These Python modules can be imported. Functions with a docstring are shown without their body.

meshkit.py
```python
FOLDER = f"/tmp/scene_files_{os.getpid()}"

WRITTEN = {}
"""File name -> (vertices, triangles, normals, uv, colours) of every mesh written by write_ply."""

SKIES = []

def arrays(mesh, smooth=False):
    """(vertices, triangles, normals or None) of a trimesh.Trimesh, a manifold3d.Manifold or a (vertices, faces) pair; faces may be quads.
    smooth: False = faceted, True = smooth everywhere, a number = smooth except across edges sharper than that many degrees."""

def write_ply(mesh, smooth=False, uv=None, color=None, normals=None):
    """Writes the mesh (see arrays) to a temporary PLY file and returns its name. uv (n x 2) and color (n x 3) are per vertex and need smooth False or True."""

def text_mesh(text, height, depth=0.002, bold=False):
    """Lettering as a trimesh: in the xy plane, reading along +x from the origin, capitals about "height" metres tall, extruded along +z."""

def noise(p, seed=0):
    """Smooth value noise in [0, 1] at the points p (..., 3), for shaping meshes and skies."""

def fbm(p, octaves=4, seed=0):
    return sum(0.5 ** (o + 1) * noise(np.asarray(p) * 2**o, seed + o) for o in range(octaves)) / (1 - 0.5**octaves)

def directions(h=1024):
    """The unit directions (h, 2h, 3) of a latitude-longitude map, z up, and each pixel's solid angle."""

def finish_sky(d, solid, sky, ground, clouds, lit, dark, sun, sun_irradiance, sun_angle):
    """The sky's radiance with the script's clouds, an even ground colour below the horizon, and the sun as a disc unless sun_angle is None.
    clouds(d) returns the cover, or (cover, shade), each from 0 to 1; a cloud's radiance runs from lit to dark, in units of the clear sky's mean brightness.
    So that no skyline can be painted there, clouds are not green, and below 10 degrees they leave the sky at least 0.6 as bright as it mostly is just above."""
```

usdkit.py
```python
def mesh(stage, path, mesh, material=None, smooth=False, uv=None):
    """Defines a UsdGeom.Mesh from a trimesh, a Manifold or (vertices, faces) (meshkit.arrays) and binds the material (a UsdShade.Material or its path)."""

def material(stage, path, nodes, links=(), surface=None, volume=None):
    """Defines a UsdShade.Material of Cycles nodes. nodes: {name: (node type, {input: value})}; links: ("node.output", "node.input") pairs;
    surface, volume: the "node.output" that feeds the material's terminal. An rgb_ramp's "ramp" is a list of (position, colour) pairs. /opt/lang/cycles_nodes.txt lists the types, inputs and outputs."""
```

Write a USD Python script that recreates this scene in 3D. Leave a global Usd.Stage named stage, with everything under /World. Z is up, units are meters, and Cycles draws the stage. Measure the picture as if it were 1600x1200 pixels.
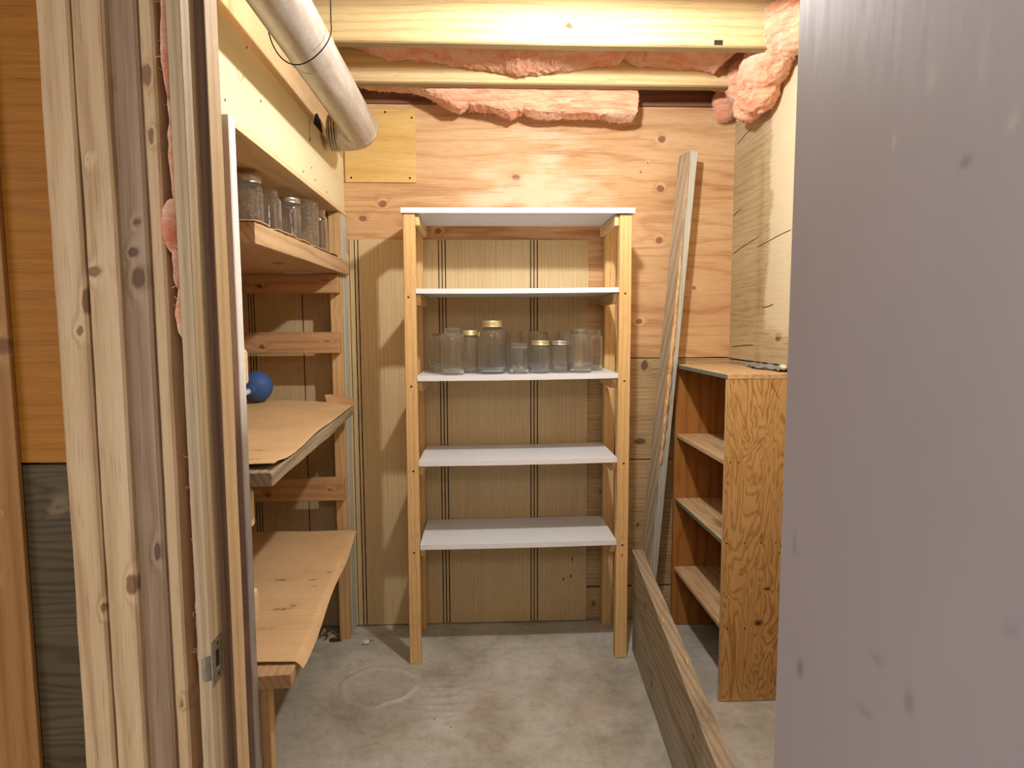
import math
import random
import numpy as np
import shapely.geometry as sg
import trimesh
import usdkit
import meshkit
from pxr import Usd, UsdGeom, UsdLux, UsdShade, Gf, Sdf, Vt

stage = Usd.Stage.CreateInMemory()
UsdGeom.SetStageUpAxis(stage, "Z")
UsdGeom.SetStageMetersPerUnit(stage, 1.0)
UsdGeom.Xform.Define(stage, "/World")
UsdGeom.Scope.Define(stage, "/World/Looks")

# ------------------------------------------------------------------ camera
EYE = 1.38
FPX = 1000.0                      # focal length in pixels of the 1600 px wide frame
cam = UsdGeom.Camera.Define(stage, "/World/camera")
a, p, r = math.atan(.043), math.atan(.09), .004
fw = np.array([math.sin(a) * math.cos(p), math.cos(a) * math.cos(p), -math.sin(p)])
rt = np.array([math.cos(a), -math.sin(a), 0.0])
up = np.cross(rt, fw)
rt2, up2 = math.cos(r) * rt - math.sin(r) * up, math.sin(r) * rt + math.cos(r) * up
M = Gf.Matrix4d(*rt2, 0, *up2, 0, *(-fw), 0, 0, 0, EYE, 1)
cam.AddTransformOp().Set(M)
cam.CreateHorizontalApertureAttr(36.0)
cam.CreateVerticalApertureAttr(27.0)
cam.CreateFocalLengthAttr(36.0 * FPX / 1600)
cam.CreateClippingRangeAttr(Gf.Vec2f(.03, 100))
cam.CreateExposureAttr(.2)

# ------------------------------------------------------------------ lights
def rect_light(path, loc, rot, w, h, col, inten):
    L = UsdLux.RectLight.Define(stage, path)
    L.AddTranslateOp().Set(Gf.Vec3d(*loc))
    L.AddRotateXYZOp().Set(Gf.Vec3f(*rot))
    L.CreateWidthAttr(w); L.CreateHeightAttr(h)
    L.CreateColorAttr(Gf.Vec3f(*col)); L.CreateIntensityAttr(inten)
    return L

BULB = (.31, 1.70, 2.245)
bl = UsdLux.SphereLight.Define(stage, "/World/bulb_light")
bl.AddTranslateOp().Set(Gf.Vec3d(*BULB))
bl.CreateRadiusAttr(.03)
bl.CreateColorAttr(Gf.Vec3f(1.0, .995, .985))
bl.CreateIntensityAttr(1330.0)
# outer basement room behind the camera: an added, unseen fill lamp overhead and daylight from its window on the left
rect_light("/World/outer_room_lamp", (.0, -.95, 2.28), (0, 0, 0), 1.3, .8, (.98, .98, 1.0), 8.8)  # added fill through the doorway for the lower pantry
rect_light("/World/outer_room_window", (-2.15, -.7, 1.5), (0, -90, 0), 1.0, 1.4, (.92, .93, 1.0), 5.0)
dome = UsdLux.DomeLight.Define(stage, "/World/sky")
dome.CreateIntensityAttr(.12)
dome.CreateColorAttr(Gf.Vec3f(.9, .95, 1.0))

# ------------------------------------------------------------------ helpers: scene tree
USED, BASE = {}, {}


def numbered(parent, name):
    k = (parent, name)
    n = USED.get(k, 0)
    USED[k] = n + 1
    return name if n == 0 else f"{name}_{n:03d}"


def thing(name, label=None, cat=None, base=(0, 0, 0), group=None, kind=None, rot=None):
    path = "/World/" + numbered("/World", name)
    x = UsdGeom.Xform.Define(stage, path)
    x.AddTranslateOp().Set(Gf.Vec3d(*map(float, base)))
    if rot is not None:
        x.AddRotateXYZOp().Set(Gf.Vec3f(*map(float, rot)))
    pr = x.GetPrim()
    for k, v in (("label", label), ("category", cat), ("group", group), ("kind", kind)):
        if v:
            pr.SetCustomDataByKey(k, v)
    BASE[path] = np.array(base if rot is None else (0, 0, 0), float)
    return path


def part(parent, name, mesh, mat, label=None, attrs=None, smooth=False, kind=None):
    """one Mesh under parent; mesh vertices are given in world metres (local ones under a rotated thing)"""
    path = parent + "/" + numbered(parent, name)
    if hasattr(mesh, "vertices"):
        v, f = np.array(mesh.vertices, float), np.array(mesh.faces)
    else:
        v, f = np.asarray(mesh[0], float), np.asarray(mesh[1], int)
    b = BASE[parent]
    BASE[path] = b
    m = usdkit.mesh(stage, path, (v - b, f), mat, smooth=(True if (attrs and smooth) else smooth))
    if attrs:
        api = UsdGeom.PrimvarsAPI(m)
        for k, fn in attrs.items():
            val = np.asarray(fn(v) if callable(fn) else fn, np.float32)
            api.CreatePrimvar(k, Sdf.ValueTypeNames.FloatArray, "vertex").Set(Vt.FloatArray.FromNumpy(val))
    if label:
        m.GetPrim().SetCustomDataByKey("label", label)
    if kind:
        m.GetPrim().SetCustomDataByKey("kind", kind)
    return path


def copy_of(src, name, base, label, cat, group=None, rotz=0.0, scale=None):
    path = "/World/" + numbered("/World", name)
    x = UsdGeom.Xform.Define(stage, path)
    pr = x.GetPrim()
    pr.GetReferences().AddInternalReference(src)
    x.ClearXformOpOrder()
    x.AddTranslateOp(opSuffix="at").Set(Gf.Vec3d(*map(float, base)))
    x.AddRotateZOp(opSuffix="turn").Set(float(rotz))
    if scale:
        x.AddScaleOp(opSuffix="size").Set(Gf.Vec3f(*map(float, scale)))
    pr.SetInstanceable(True)
    for k, v in (("label", label), ("category", cat), ("group", group)):
        if v:
            pr.SetCustomDataByKey(k, v)
    return path


# ------------------------------------------------------------------ helpers: shapes
def sweep_section(sec, zs, warp=None):
    """closed cross-section sec (n,2) swept along local z at zs, capped"""
    n, m = len(sec), len(zs)
    v = np.zeros((m, n, 3))
    v[:, :, 0] = sec[None, :, 0]; v[:, :, 1] = sec[None, :, 1]; v[:, :, 2] = np.asarray(zs)[:, None]
    v = v.reshape(-1, 3)
    i, j = np.meshgrid(np.arange(m - 1), np.arange(n), indexing="ij")
    q = np.stack([i * n + j, i * n + (j + 1) % n, (i + 1) * n + (j + 1) % n, (i + 1) * n + j], -1).reshape(-1, 4)
    f = np.vstack([q[:, [0, 1, 2]], q[:, [0, 2, 3]]])
    c0, c1 = len(v), len(v) + 1
    v = np.vstack([v, [[sec[:, 0].mean(), sec[:, 1].mean(), zs[0]], [sec[:, 0].mean(), sec[:, 1].mean(), zs[-1]]]])
    k = np.arange(n)
    f = np.vstack([f, np.stack([np.full(n, c0), (k + 1) % n, k], 1), np.stack([np.full(n, c1), (m - 1) * n + k, (m - 1) * n + (k + 1) % n], 1)])
    return v, f


def rect_section(w, t, b, cs):
    """chamfered rectangle, counter-clockwise, edges divided to about cs"""
    c = [(w / 2 - b, -t / 2), (w / 2, -t / 2 + b), (w / 2, t / 2 - b), (w / 2 - b, t / 2), (-w / 2 + b, t / 2), (-w / 2, t / 2 - b), (-w / 2, -t / 2 + b), (-w / 2 + b, -t / 2)]
    pts = []
    for k in range(8):
        p0, p1 = np.array(c[k]), np.array(c[(k + 1) % 8])
        n = max(1, int(round(np.linalg.norm(p1 - p0) / cs)))
        for i in range(n):
            pts.append(p0 + (p1 - p0) * i / n)
    return np.array(pts)


def board(L, w, t, b=.0015, cs=1.0, step=1.0, wob=0.0, seed=0):
    """a sawn board: length on z from 0 to L, width on x, thickness on y"""
    sec = rect_section(w, t, min(b, w / 4, t / 4), cs)
    n = max(2, int(round(L / step)) + 1)
    zs = np.concatenate([[0], np.linspace(b, L - b, n), [L]])
    v, f = sweep_section(sec, zs)
    ends = (v[:, 2] < 1e-9) | (v[:, 2] > L - 1e-9)
    v[ends, 0] *= (w / 2 - b) / (w / 2); v[ends, 1] *= (t / 2 - b) / (t / 2)
    if wob:
        q = np.stack([v[:, 2] * 3, np.full(len(v), seed * 7.3), np.zeros(len(v))], 1)
        v[:, 0] += (meshkit.fbm(q, 3, seed) - .5) * 2 * wob
        v[:, 1] += (meshkit.fbm(q + 40, 3, seed) - .5) * 2 * wob
        q = v * np.array([60, 60, 14.0]) + seed
        nz = (meshkit.fbm(q, 2, seed + 5) - .5)
        v[:, 0] += nz * wob * .7 * np.sign(v[:, 0]); v[:, 1] += nz * wob * .7 * np.sign(v[:, 1])
    return v, f


def place(mesh, o, ez, ex):
    ez = np.array(ez, float); ez /= np.linalg.norm(ez)
    ex = np.array(ex, float); ex -= ez * (ex @ ez); ex /= np.linalg.norm(ex)
    ey = np.cross(ez, ex)
    return mesh[0] @ np.array([ex, ey, ez]) + np.array(o, float), mesh[1]


def bd(x0, x1, y0, y1, z0, z1, ax="z", **k):
    """axis-aligned board between bounds, its length along ax"""
    cx, cy, cz = (x0 + x1) / 2, (y0 + y1) / 2, (z0 + z1) / 2
    if ax == "z":
        return place(board(z1 - z0, x1 - x0, y1 - y0, **k), (cx, cy, z0), (0, 0, 1), (1, 0, 0))
    if ax == "x":
        return place(board(x1 - x0, y1 - y0, z1 - z0, **k), (x0, cy, cz), (1, 0, 0), (0, 1, 0))
    return place(board(y1 - y0, z1 - z0, x1 - x0, **k), (cx, y0, cz), (0, 1, 0), (0, 0, 1))


def join(*ms):
    return trimesh.util.concatenate([m if hasattr(m, "vertices") else trimesh.Trimesh(m[0], m[1], process=False) for m in ms])


def grid_sheet(P, nu, nv, thick, tdir):
    """closed sheet: P(u,v)->(...,3) top surface, thickness along -tdir"""
    u, v = np.meshgrid(np.linspace(0, 1, nu), np.linspace(0, 1, nv), indexing="ij")
    top = P(u, v).reshape(-1, 3)
    bot = top - np.array(tdir, float) * thick
    i, j = np.meshgrid(np.arange(nu - 1), np.arange(nv - 1), indexing="ij")
    q = np.stack([i * nv + j, (i + 1) * nv + j, (i + 1) * nv + j + 1, i * nv + j + 1], -1).reshape(-1, 4)
    N = nu * nv
    rim = np.concatenate([np.arange(nv), np.arange(1, nu) * nv + nv - 1, (nu - 1) * nv + np.arange(nv - 2, -1, -1), np.arange(nu - 2, 0, -1) * nv])
    r2 = np.roll(rim, -1)
    side = np.stack([rim, r2, r2 + N, rim + N], 1)
    Q = np.vstack([q, q[:, ::-1] + N, side])
    return np.vstack([top, bot]), np.vstack([Q[:, [0, 1, 2]], Q[:, [0, 2, 3]]])


def lathe(prof, n=40, center=(0, 0, 0)):
    prof = np.array(prof, float)
    ang = np.arange(n) * 2 * np.pi / n
    m = len(prof)
    v = np.stack([prof[:, None, 0] * np.cos(ang), prof[:, None, 0] * np.sin(ang), np.repeat(prof[:, 1:2], n, 1)], -1).reshape(-1, 3)
    i, j = np.meshgrid(np.arange(m - 1), np.arange(n), indexing="ij")
    q = np.stack([i * n + j, i * n + (j + 1) % n, (i + 1) * n + (j + 1) % n, (i + 1) * n + j], -1).reshape(-1, 4)
    f = np.vstack([q[:, [0, 1, 2]], q[:, [0, 2, 3]]])
    t = trimesh.Trimesh(v + np.array(center), f, process=False)
    t.update_faces(t.area_faces > 1e-12)
    return t


def tube(pts, r, n=10, closed=False):
    pts = np.array(pts, float)
    if closed:
        tg = np.roll(pts, -1, 0) - np.roll(pts, 1, 0)
    else:
        tg = np.gradient(pts, axis=0)
    tg /= np.linalg.norm(tg, axis=1, keepdims=True)
    ref = np.array([0, 0, 1.0]) if abs(tg[0, 2]) < .9 else np.array([1.0, 0, 0])
    va = np.zeros_like(pts)
    prev = ref
    for i in range(len(pts)):
        x = prev - tg[i] * (prev @ tg[i])
        x /= np.linalg.norm(x); va[i] = x; prev = x
    vb = np.cross(tg, va)
    ang = np.arange(n) * 2 * np.pi / n
    rr = np.broadcast_to(r, (len(pts),))
    v = pts[:, None] + rr[:, None, None] * (np.cos(ang)[None, :, None] * va[:, None] + np.sin(ang)[None, :, None] * vb[:, None])
    m = len(pts)
    i, j = np.meshgrid(np.arange(m if closed else m - 1), np.arange(n), indexing="ij")
    i2 = (i + 1) % m
    q = np.stack([i * n + j, i * n + (j + 1) % n, i2 * n + (j + 1) % n, i2 * n + j], -1).reshape(-1, 4)
    f = np.vstack([q[:, [0, 1, 2]], q[:, [0, 2, 3]]])
    v = v.reshape(-1, 3)
    if not closed:
        k = np.arange(n)
        v = np.vstack([v, pts[[0, -1]]])
        f = np.vstack([f, np.stack([np.full(n, m * n), (k + 1) % n, k], 1), np.stack([np.full(n, m * n + 1), (m - 1) * n + k, (m - 1) * n + (k + 1) % n], 1)])
    return trimesh.Trimesh(v, f, process=False)


def knots(*ks):
    """ks: (centre xyz with None for 'any', radius xyz) -> vertex function: 1 at a knot's heart, falling to 0"""
    def fn(v):
        out = np.zeros(len(v))
        wob_ = .55 + .9 * meshkit.fbm(v * 45.0, 2, 77)
        for c, rad in ks:
            d2 = np.zeros(len(v))
            for a_ in range(3):
                if c[a_] is not None:
                    d2 += ((v[:, a_] - c[a_]) / rad[a_]) ** 2
            out = np.maximum(out, np.exp(-.69 * d2 * wob_))
        return out
    return fn


# ------------------------------------------------------------------ helpers: materials
def lin(c):
    c = np.array(c, float) / 255.0
    return tuple(np.where(c <= .04045, c / 12.92, ((c + .055) / 1.055) ** 2.4))


def soft(c, k=.84):
    """a timber colour taken k of the way from grey"""
    c = np.array(c, float)
    g = c @ np.array([.3, .55, .15])
    return tuple(np.clip((g + (c - g) * k) * np.array([1.0, 1.03, 1.02]) + 4, 0, 255))


def wood(name, cols, ax="z", freq=38.0, amp=1.6, ns=(1.4, 9.0), across=(1.0, .6), ring=.5, fib=.45, blotch=.25, bscale=2.5,
         knotcol=(105, 62, 40), halo=(220, 185, 140), kn=1.6, rough=.62, bump=.25, sharp=2.0, spec=.25, stain=None, wash=None, fibs=(5, 260), dist=.6, seed=0.0, streak=.45):
    """sawn or peeled timber. cols: dark grain to light wood (sRGB); ax: the grain's direction; stain/wash: colours of the mesh attributes of those names"""
    cols = [soft(c) for c in cols]
    i = "xyz".index(ax)
    o1, o2 = [k for k in range(3) if k != i]

    def vec(al, ac):
        s = [ac] * 3
        s[i] = al
        return tuple(s)
    N = {
        "tc": ("texture_coordinate", {}), "oi": ("object_info", {}),
        "r1": ("math", {"math_type": "multiply_add", "value2": 7.31, "value3": seed}), "r2": ("math", {"math_type": "multiply_add", "value2": 13.7, "value3": seed * 2}),
        "rv": ("combine_xyz", {"z": seed}), "m0": ("vector_math", {"math_type": "add"}),
        "ml": ("mapping", {"scale": vec(*ns)}), "n1": ("noise_texture", {"scale": 1.0, "detail": 3.0, "roughness": .5, "distortion": dist}),
        "sp": ("separate_xyz", {}),
        "a1": ("math", {"math_type": "multiply", "value2": freq * across[0]}), "a2": ("math", {"math_type": "multiply_add", "value2": freq * across[1]}),
        "ph": ("math", {"math_type": "multiply_add", "value2": amp}),
        "kt": ("attribute", {"attribute": "knot"}), "pk": ("math", {"math_type": "multiply_add", "value2": kn}),
        "p2": ("math", {"math_type": "multiply", "value2": 6.2832}), "si": ("math", {"math_type": "sine"}), "s01": ("math", {"math_type": "multiply_add", "value2": .5, "value3": .5}),
        "sh": ("math", {"math_type": "power", "value2": sharp}),
        "mf": ("mapping", {"scale": vec(*fibs)}), "n2": ("noise_texture", {"scale": 1.0, "detail": 4.0, "roughness": .68}),
        "mb": ("mapping", {"scale": vec(bscale, bscale * 4)}), "n3": ("noise_texture", {"scale": 1.0, "detail": 3.0}),
        "f1": ("math", {"math_type": "multiply_add", "value2": -ring, "value3": .5 + ring / 2}),
        "f2": ("math", {"math_type": "multiply_add", "value2": fib}), "f2b": ("math", {"math_type": "subtract", "value2": fib / 2}),
        "f3": ("math", {"math_type": "multiply_add", "value2": blotch * 2}), "f4": ("math", {"math_type": "subtract", "value2": blotch, "use_clamp": True}),
        "cr": ("rgb_ramp", {"ramp": [(k / (len(cols) - 1), lin(c)) for k, c in enumerate(cols)]}),
        "h1": ("map_range", {"from_min": .08, "from_max": .4, "clamp": True}), "h2": ("map_range", {"from_min": .5, "from_max": .68, "clamp": True}),
        "mh": ("mix_color", {"b": lin(halo)}), "hm": ("math", {"math_type": "multiply", "value2": .14}),
        "mk": ("mix_color", {"b": lin(knotcol)}), "kf": ("math", {"math_type": "multiply", "value2": .8}),
        "ms": ("mapping", {"scale": vec(16, 520)}), "n5": ("noise_texture", {"scale": 1.0, "detail": 2.0, "roughness": .5}), "sr": ("map_range", {"from_min": .56, "from_max": .74, "clamp": True}), "sk": ("math", {"math_type": "multiply", "value2": streak}), "ss": ("mix_color", {"blend_type": "multiply", "b": (.42, .34, .28)}),
        "bp": ("bump", {"strength": bump, "distance": .0015}),
        "p": ("principled_bsdf", {"roughness": rough, "specular_ior_level": spec}),
    }
    s = "xyz"
    E = [("oi.random", "r1.value1"), ("oi.random", "r2.value1"), ("r1.value", "rv.x"), ("r2.value", "rv.y"), ("tc.object", "m0.vector1"), ("rv.vector", "m0.vector2"),
         ("m0.vector", "ml.vector"), ("ml.vector", "n1.vector"), ("m0.vector", "sp.vector"), (f"sp.{s[o1]}", "a1.value1"), (f"sp.{s[o2]}", "a2.value1"), ("a1.value", "a2.value3"),
         ("n1.fac", "ph.value1"), ("a2.value", "ph.value3"), ("kt.fac", "pk.value1"), ("ph.value", "pk.value3"), ("pk.value", "p2.value1"), ("p2.value", "si.value1"), ("si.value", "s01.value1"),
         ("s01.value", "sh.value1"), ("sh.value", "f1.value1"), ("m0.vector", "mf.vector"), ("mf.vector", "n2.vector"), ("n2.fac", "f2.value1"), ("f1.value", "f2.value3"), ("f2.value", "f2b.value1"),
         ("m0.vector", "mb.vector"), ("mb.vector", "n3.vector"), ("n3.fac", "f3.value1"), ("f2b.value", "f3.value3"), ("f3.value", "f4.value1"), ("f4.value", "cr.fac"),
         ("kt.fac", "h1.value"), ("kt.fac", "h2.value"), ("h1.result", "hm.value1"), ("hm.value", "mh.fac"), ("m0.vector", "ms.vector"), ("ms.vector", "n5.vector"), ("n5.fac", "sr.value"), ("sr.result", "sk.value1"), ("sk.value", "ss.fac"), ("cr.color", "ss.a"), ("ss.result", "mh.a"), ("mh.result", "mk.a"), ("h2.result", "kf.value1"), ("kf.value", "mk.fac"),
         ("f2b.value", "bp.height"), ("bp.normal", "p.normal")]
    last = "mk.result"
    for nm, colr in (("stain", stain), ("wash", wash)):
        if colr:
            N[nm + "a"] = ("attribute", {"attribute": nm})
            N[nm + "n"] = ("math", {"math_type": "multiply_add", "value2": 1.3, "value3": -.65})
            N[nm + "s"] = ("math", {"math_type": "add"})
            N[nm + "r"] = ("map_range", {"from_min": .25, "from_max": .75, "clamp": True})
            N[nm + "k"] = ("math", {"math_type": "multiply", "value2": .85})
            N[nm + "m"] = ("mix_color", {"blend_type": "multiply" if nm == "stain" else "mix", "b": lin(colr)})
            E += [("n2.fac", nm + "n.value1"), (nm + "a.fac", nm + "s.value1"), (nm + "n.value", nm + "s.value2"), (nm + "s.value", nm + "r.value"), (nm + "r.result", nm + "k.value1"),
                  (nm + "k.value", nm + "m.fac"), (last, nm + "m.a")]
            # nothing where the attribute is nil
            N[nm + "z"] = ("math", {"math_type": "multiply", "value2": 6.0, "use_clamp": True})
            N[nm + "y"] = ("math", {"math_type": "multiply"})
            E = [e for e in E if e[1] != nm + "m.fac"] + [(nm + "a.fac", nm + "z.value1"), (nm + "z.value", nm + "y.value1"), (nm + "k.value", nm + "y.value2"), (nm + "y.value", nm + "m.fac")]
            last = nm + "m.result"
    E.append((last, "p.base_color"))
    return usdkit.material(stage, "/World/Looks/" + name, N, E, surface="p.BSDF")


def plain(name, col, rough=.6, spec=.3, metallic=0.0, var=.06, vs=30.0, bump=0.0, bs=120.0, aniso=None):
    s = aniso or (1, 1, 1)
    c = np.array(lin(col))
    N = {"tc": ("texture_coordinate", {}), "mp": ("mapping", {"scale": s}), "n": ("noise_texture", {"scale": vs, "detail": 4.0, "roughness": .6}),
         "cr": ("rgb_ramp", {"ramp": [(.25, tuple(c * (1 - var))), (.75, tuple(np.minimum(c * (1 + var), 1)))]}), "p": ("principled_bsdf", {"roughness": rough, "specular_ior_level": spec, "metallic": metallic}),
         "n2": ("noise_texture", {"scale": bs, "detail": 3.0}), "b": ("bump", {"strength": bump, "distance": .001})}
    E = [("tc.object", "mp.vector"), ("mp.vector", "n.vector"), ("mp.vector", "n2.vector"), ("n.fac", "cr.fac"), ("cr.color", "p.base_color"), ("n2.fac", "b.height")]
    if bump:
        E.append(("b.normal", "p.normal"))
    return usdkit.material(stage, "/World/Looks/" + name, N, E, surface="p.BSDF")


# studs and the like, grain on z
PINE = wood("pine_stud", [(154, 108, 68), (198, 154, 108), (216, 180, 138)], "z", freq=32, amp=2.6, ring=.3, fib=.6, blotch=.35, knotcol=(116, 76, 52))
PINE_GREY = wood("pine_greyed", [(108, 76, 52), (156, 118, 88), (180, 146, 116)], "z", freq=30, amp=2.6, ring=.3, fib=.6, blotch=.4, knotcol=(84, 56, 38), halo=(150, 116, 92))
PINE_OLD = wood("jamb_edge_wood", [(146, 112, 76), (184, 150, 110), (202, 172, 134)], "z", freq=70, amp=1.2, ring=.3, fib=.6, blotch=.25, knotcol=(90, 66, 52))
PINE_WARM = wood("stop_wood", [(172, 124, 78), (206, 162, 112), (222, 184, 138)], "z", freq=60, amp=1.2, ring=.25, fib=.6, blotch=.2)
STOP_SHADE = wood("stop_shade_wood", [(70, 42, 28), (110, 72, 50), (130, 92, 66)], "z", freq=60, amp=1.2)  # dark brown imitates the shade on the stop's front
ORANGE_BATTEN = wood("orange_batten", [(120, 68, 20), (156, 98, 40), (172, 116, 58)], "z", freq=40, amp=1.5, ring=.3, fib=.4, blotch=.25)
PLY_ORANGE = wood("varnished_plywood", [(122, 62, 2), (164, 92, 8), (184, 112, 20)], "x", freq=70, amp=3.4, ns=(2.2, 12), ring=.14, fib=.8, blotch=.2, knotcol=(90, 52, 30), halo=(190, 130, 70))
PLY_DARK = wood("weathered_dark_plywood", [(46, 33, 18), (76, 58, 34), (96, 76, 48)], "x", freq=110, amp=9.0, ns=(2.2, 9), ring=.35, fib=.5, blotch=.45, knotcol=(70, 48, 34))
PLY_BACK = wood("orange_plywood_sheet", [(166, 104, 56), (212, 156, 104), (228, 184, 136)], "x", freq=20, amp=5.5, ns=(.9, 7), ring=.26, fib=.75, blotch=.42, bscale=1.6, knotcol=(128, 76, 52), halo=(232, 196, 156), kn=1.2,
                wash=(234, 208, 176), stain=(214, 160, 120), sharp=2.6)  # wash: tint of the painted pool of light
BOARD_OLD = wood("weathered_wall_board", [(128, 92, 54), (186, 148, 100), (206, 174, 130)], "x", freq=90, amp=4.0, ns=(1.2, 8), ring=.22, fib=.8, streak=.6, blotch=.4, knotcol=(70, 56, 48), halo=(140, 116, 88))
PLY_RIGHT = wood("weathered_side_plywood", [(150, 122, 84), (190, 164, 122), (206, 184, 146)], "y", freq=60, amp=4.0, ns=(1.2, 11), ring=.2, fib=.8, blotch=.4, bump=.5, streak=.6,
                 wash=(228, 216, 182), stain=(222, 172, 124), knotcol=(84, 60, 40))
PANEL = wood("wall_panelling", [(166, 128, 80), (208, 174, 124), (224, 196, 150)], "z", freq=60, amp=3.2, ns=(.5, 6), ring=.09, fib=.85, blotch=.12, rough=.5, across=(1.0, 0.0), sharp=1.4, bump=.12, streak=.3)
PANEL_LINE = plain("panelling_groove", (44, 26, 14), .7)
PINE_SHELF = wood("shelf_leg_pine", [(206, 146, 80), (226, 172, 104), (236, 190, 128)], "z", freq=50, amp=1.6, ring=.3, fib=.4, blotch=.3, knotcol=(150, 96, 56), halo=(214, 156, 96), rough=.5)
PINE_SHELF_Y = wood("shelf_bracket_pine", [(206, 152, 90), (228, 182, 124), (238, 200, 148)], "y", freq=50, amp=1.6, ring=.3, fib=.4, blotch=.2, rough=.5)
PINE_X = wood("cleat_pine", [(150, 98, 56), (192, 138, 88), (208, 158, 110)], "x", freq=46, amp=2.0, ring=.35, fib=.45, blotch=.25, knotcol=(110, 62, 40), halo=(176, 116, 70))
PINE_Y = wood("shelf_plank_pine", [(150, 106, 68), (192, 148, 106), (208, 168, 128)], "y", freq=46, amp=2.0, ring=.3, fib=.5, blotch=.3)
PINE_Y_GREY = wood("grey_shelf_plank", [(112, 90, 68), (160, 136, 108), (180, 158, 130)], "y", freq=50, amp=2.0, ring=.4, fib=.6, blotch=.4)
POST_FAR = wood("far_post_pine", [(176, 120, 66), (210, 158, 100), (226, 180, 124)], "z", freq=46, amp=1.6, ring=.3, fib=.4, blotch=.3)
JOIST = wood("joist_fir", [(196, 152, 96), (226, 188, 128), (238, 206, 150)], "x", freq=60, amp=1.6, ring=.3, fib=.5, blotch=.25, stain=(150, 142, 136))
RIM = wood("rim_joist", [(92, 52, 38), (132, 80, 56), (150, 96, 70)], "x", freq=50, amp=2.0, ring=.35, fib=.4, blotch=.25)
SUBFLOOR = wood("subfloor", [(150, 104, 60), (190, 140, 90), (206, 160, 110)], "x", freq=16, amp=4.5, ns=(1, 7), ring=.35, fib=.4)
SOFFIT = wood("birch_plywood", [(204, 172, 124), (230, 206, 160), (238, 218, 178)], "y", freq=10, amp=2.4, ns=(.5, 5), ring=.18, fib=.45, blotch=.25, fibs=(4, 160), bump=.08, streak=.12)
SOFFIT_EDGE = wood("birch_plywood_edge", [(200, 160, 104), (226, 190, 136), (236, 206, 156)], "y", freq=200, amp=.6, ring=.3, fib=.4)
SOFFIT_BACK = wood("tan_plywood", [(176, 132, 84), (212, 170, 120), (226, 190, 142)], "y", freq=12, amp=3, ns=(.8, 5), ring=.25, fib=.4, blotch=.25)
PATCH = wood("patch_plywood", [(200, 142, 62), (224, 174, 92), (234, 190, 114)], "x", freq=14, amp=3.0, ns=(.9, 6), ring=.25, fib=.4, blotch=.25)
BOOK = wood("fir_plywood", [(156, 96, 38), (208, 150, 80), (224, 172, 106)], "z", freq=14, amp=15.0, ns=(2.0, 8), ring=.5, fib=.4, blotch=.25, sharp=2.0, dist=1.2, knotcol=(96, 58, 30), halo=(170, 110, 56), kn=1.0, stain=(120, 96, 76))
BOOK_IN = wood("fir_plywood_inside", [(132, 66, 18), (178, 104, 36), (192, 122, 54)], "z", freq=18, amp=4.0, ns=(1.2, 7), ring=.35, fib=.4, blotch=.25, knotcol=(60, 34, 20))
BOOK_SHELF = wood("fir_shelf", [(170, 118, 72), (212, 166, 116), (224, 186, 142)], "y", freq=20, amp=5.0, ns=(1.4, 8), ring=.35, fib=.5, blotch=.3, stain=(150, 120, 100))
GREY_WOOD = wood("weathered_grey_timber", [(128, 106, 84), (178, 152, 124), (198, 176, 150)], "z", freq=60, amp=1.6, ring=.35, fib=.7, blotch=.35, bump=.5)
GREY_PALE = wood("weathered_pale_timber", [(142, 136, 126), (190, 184, 172), (208, 202, 192)], "z", freq=60, amp=1.6, ring=.3, fib=.7, blotch=.35, bump=.5)
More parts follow.
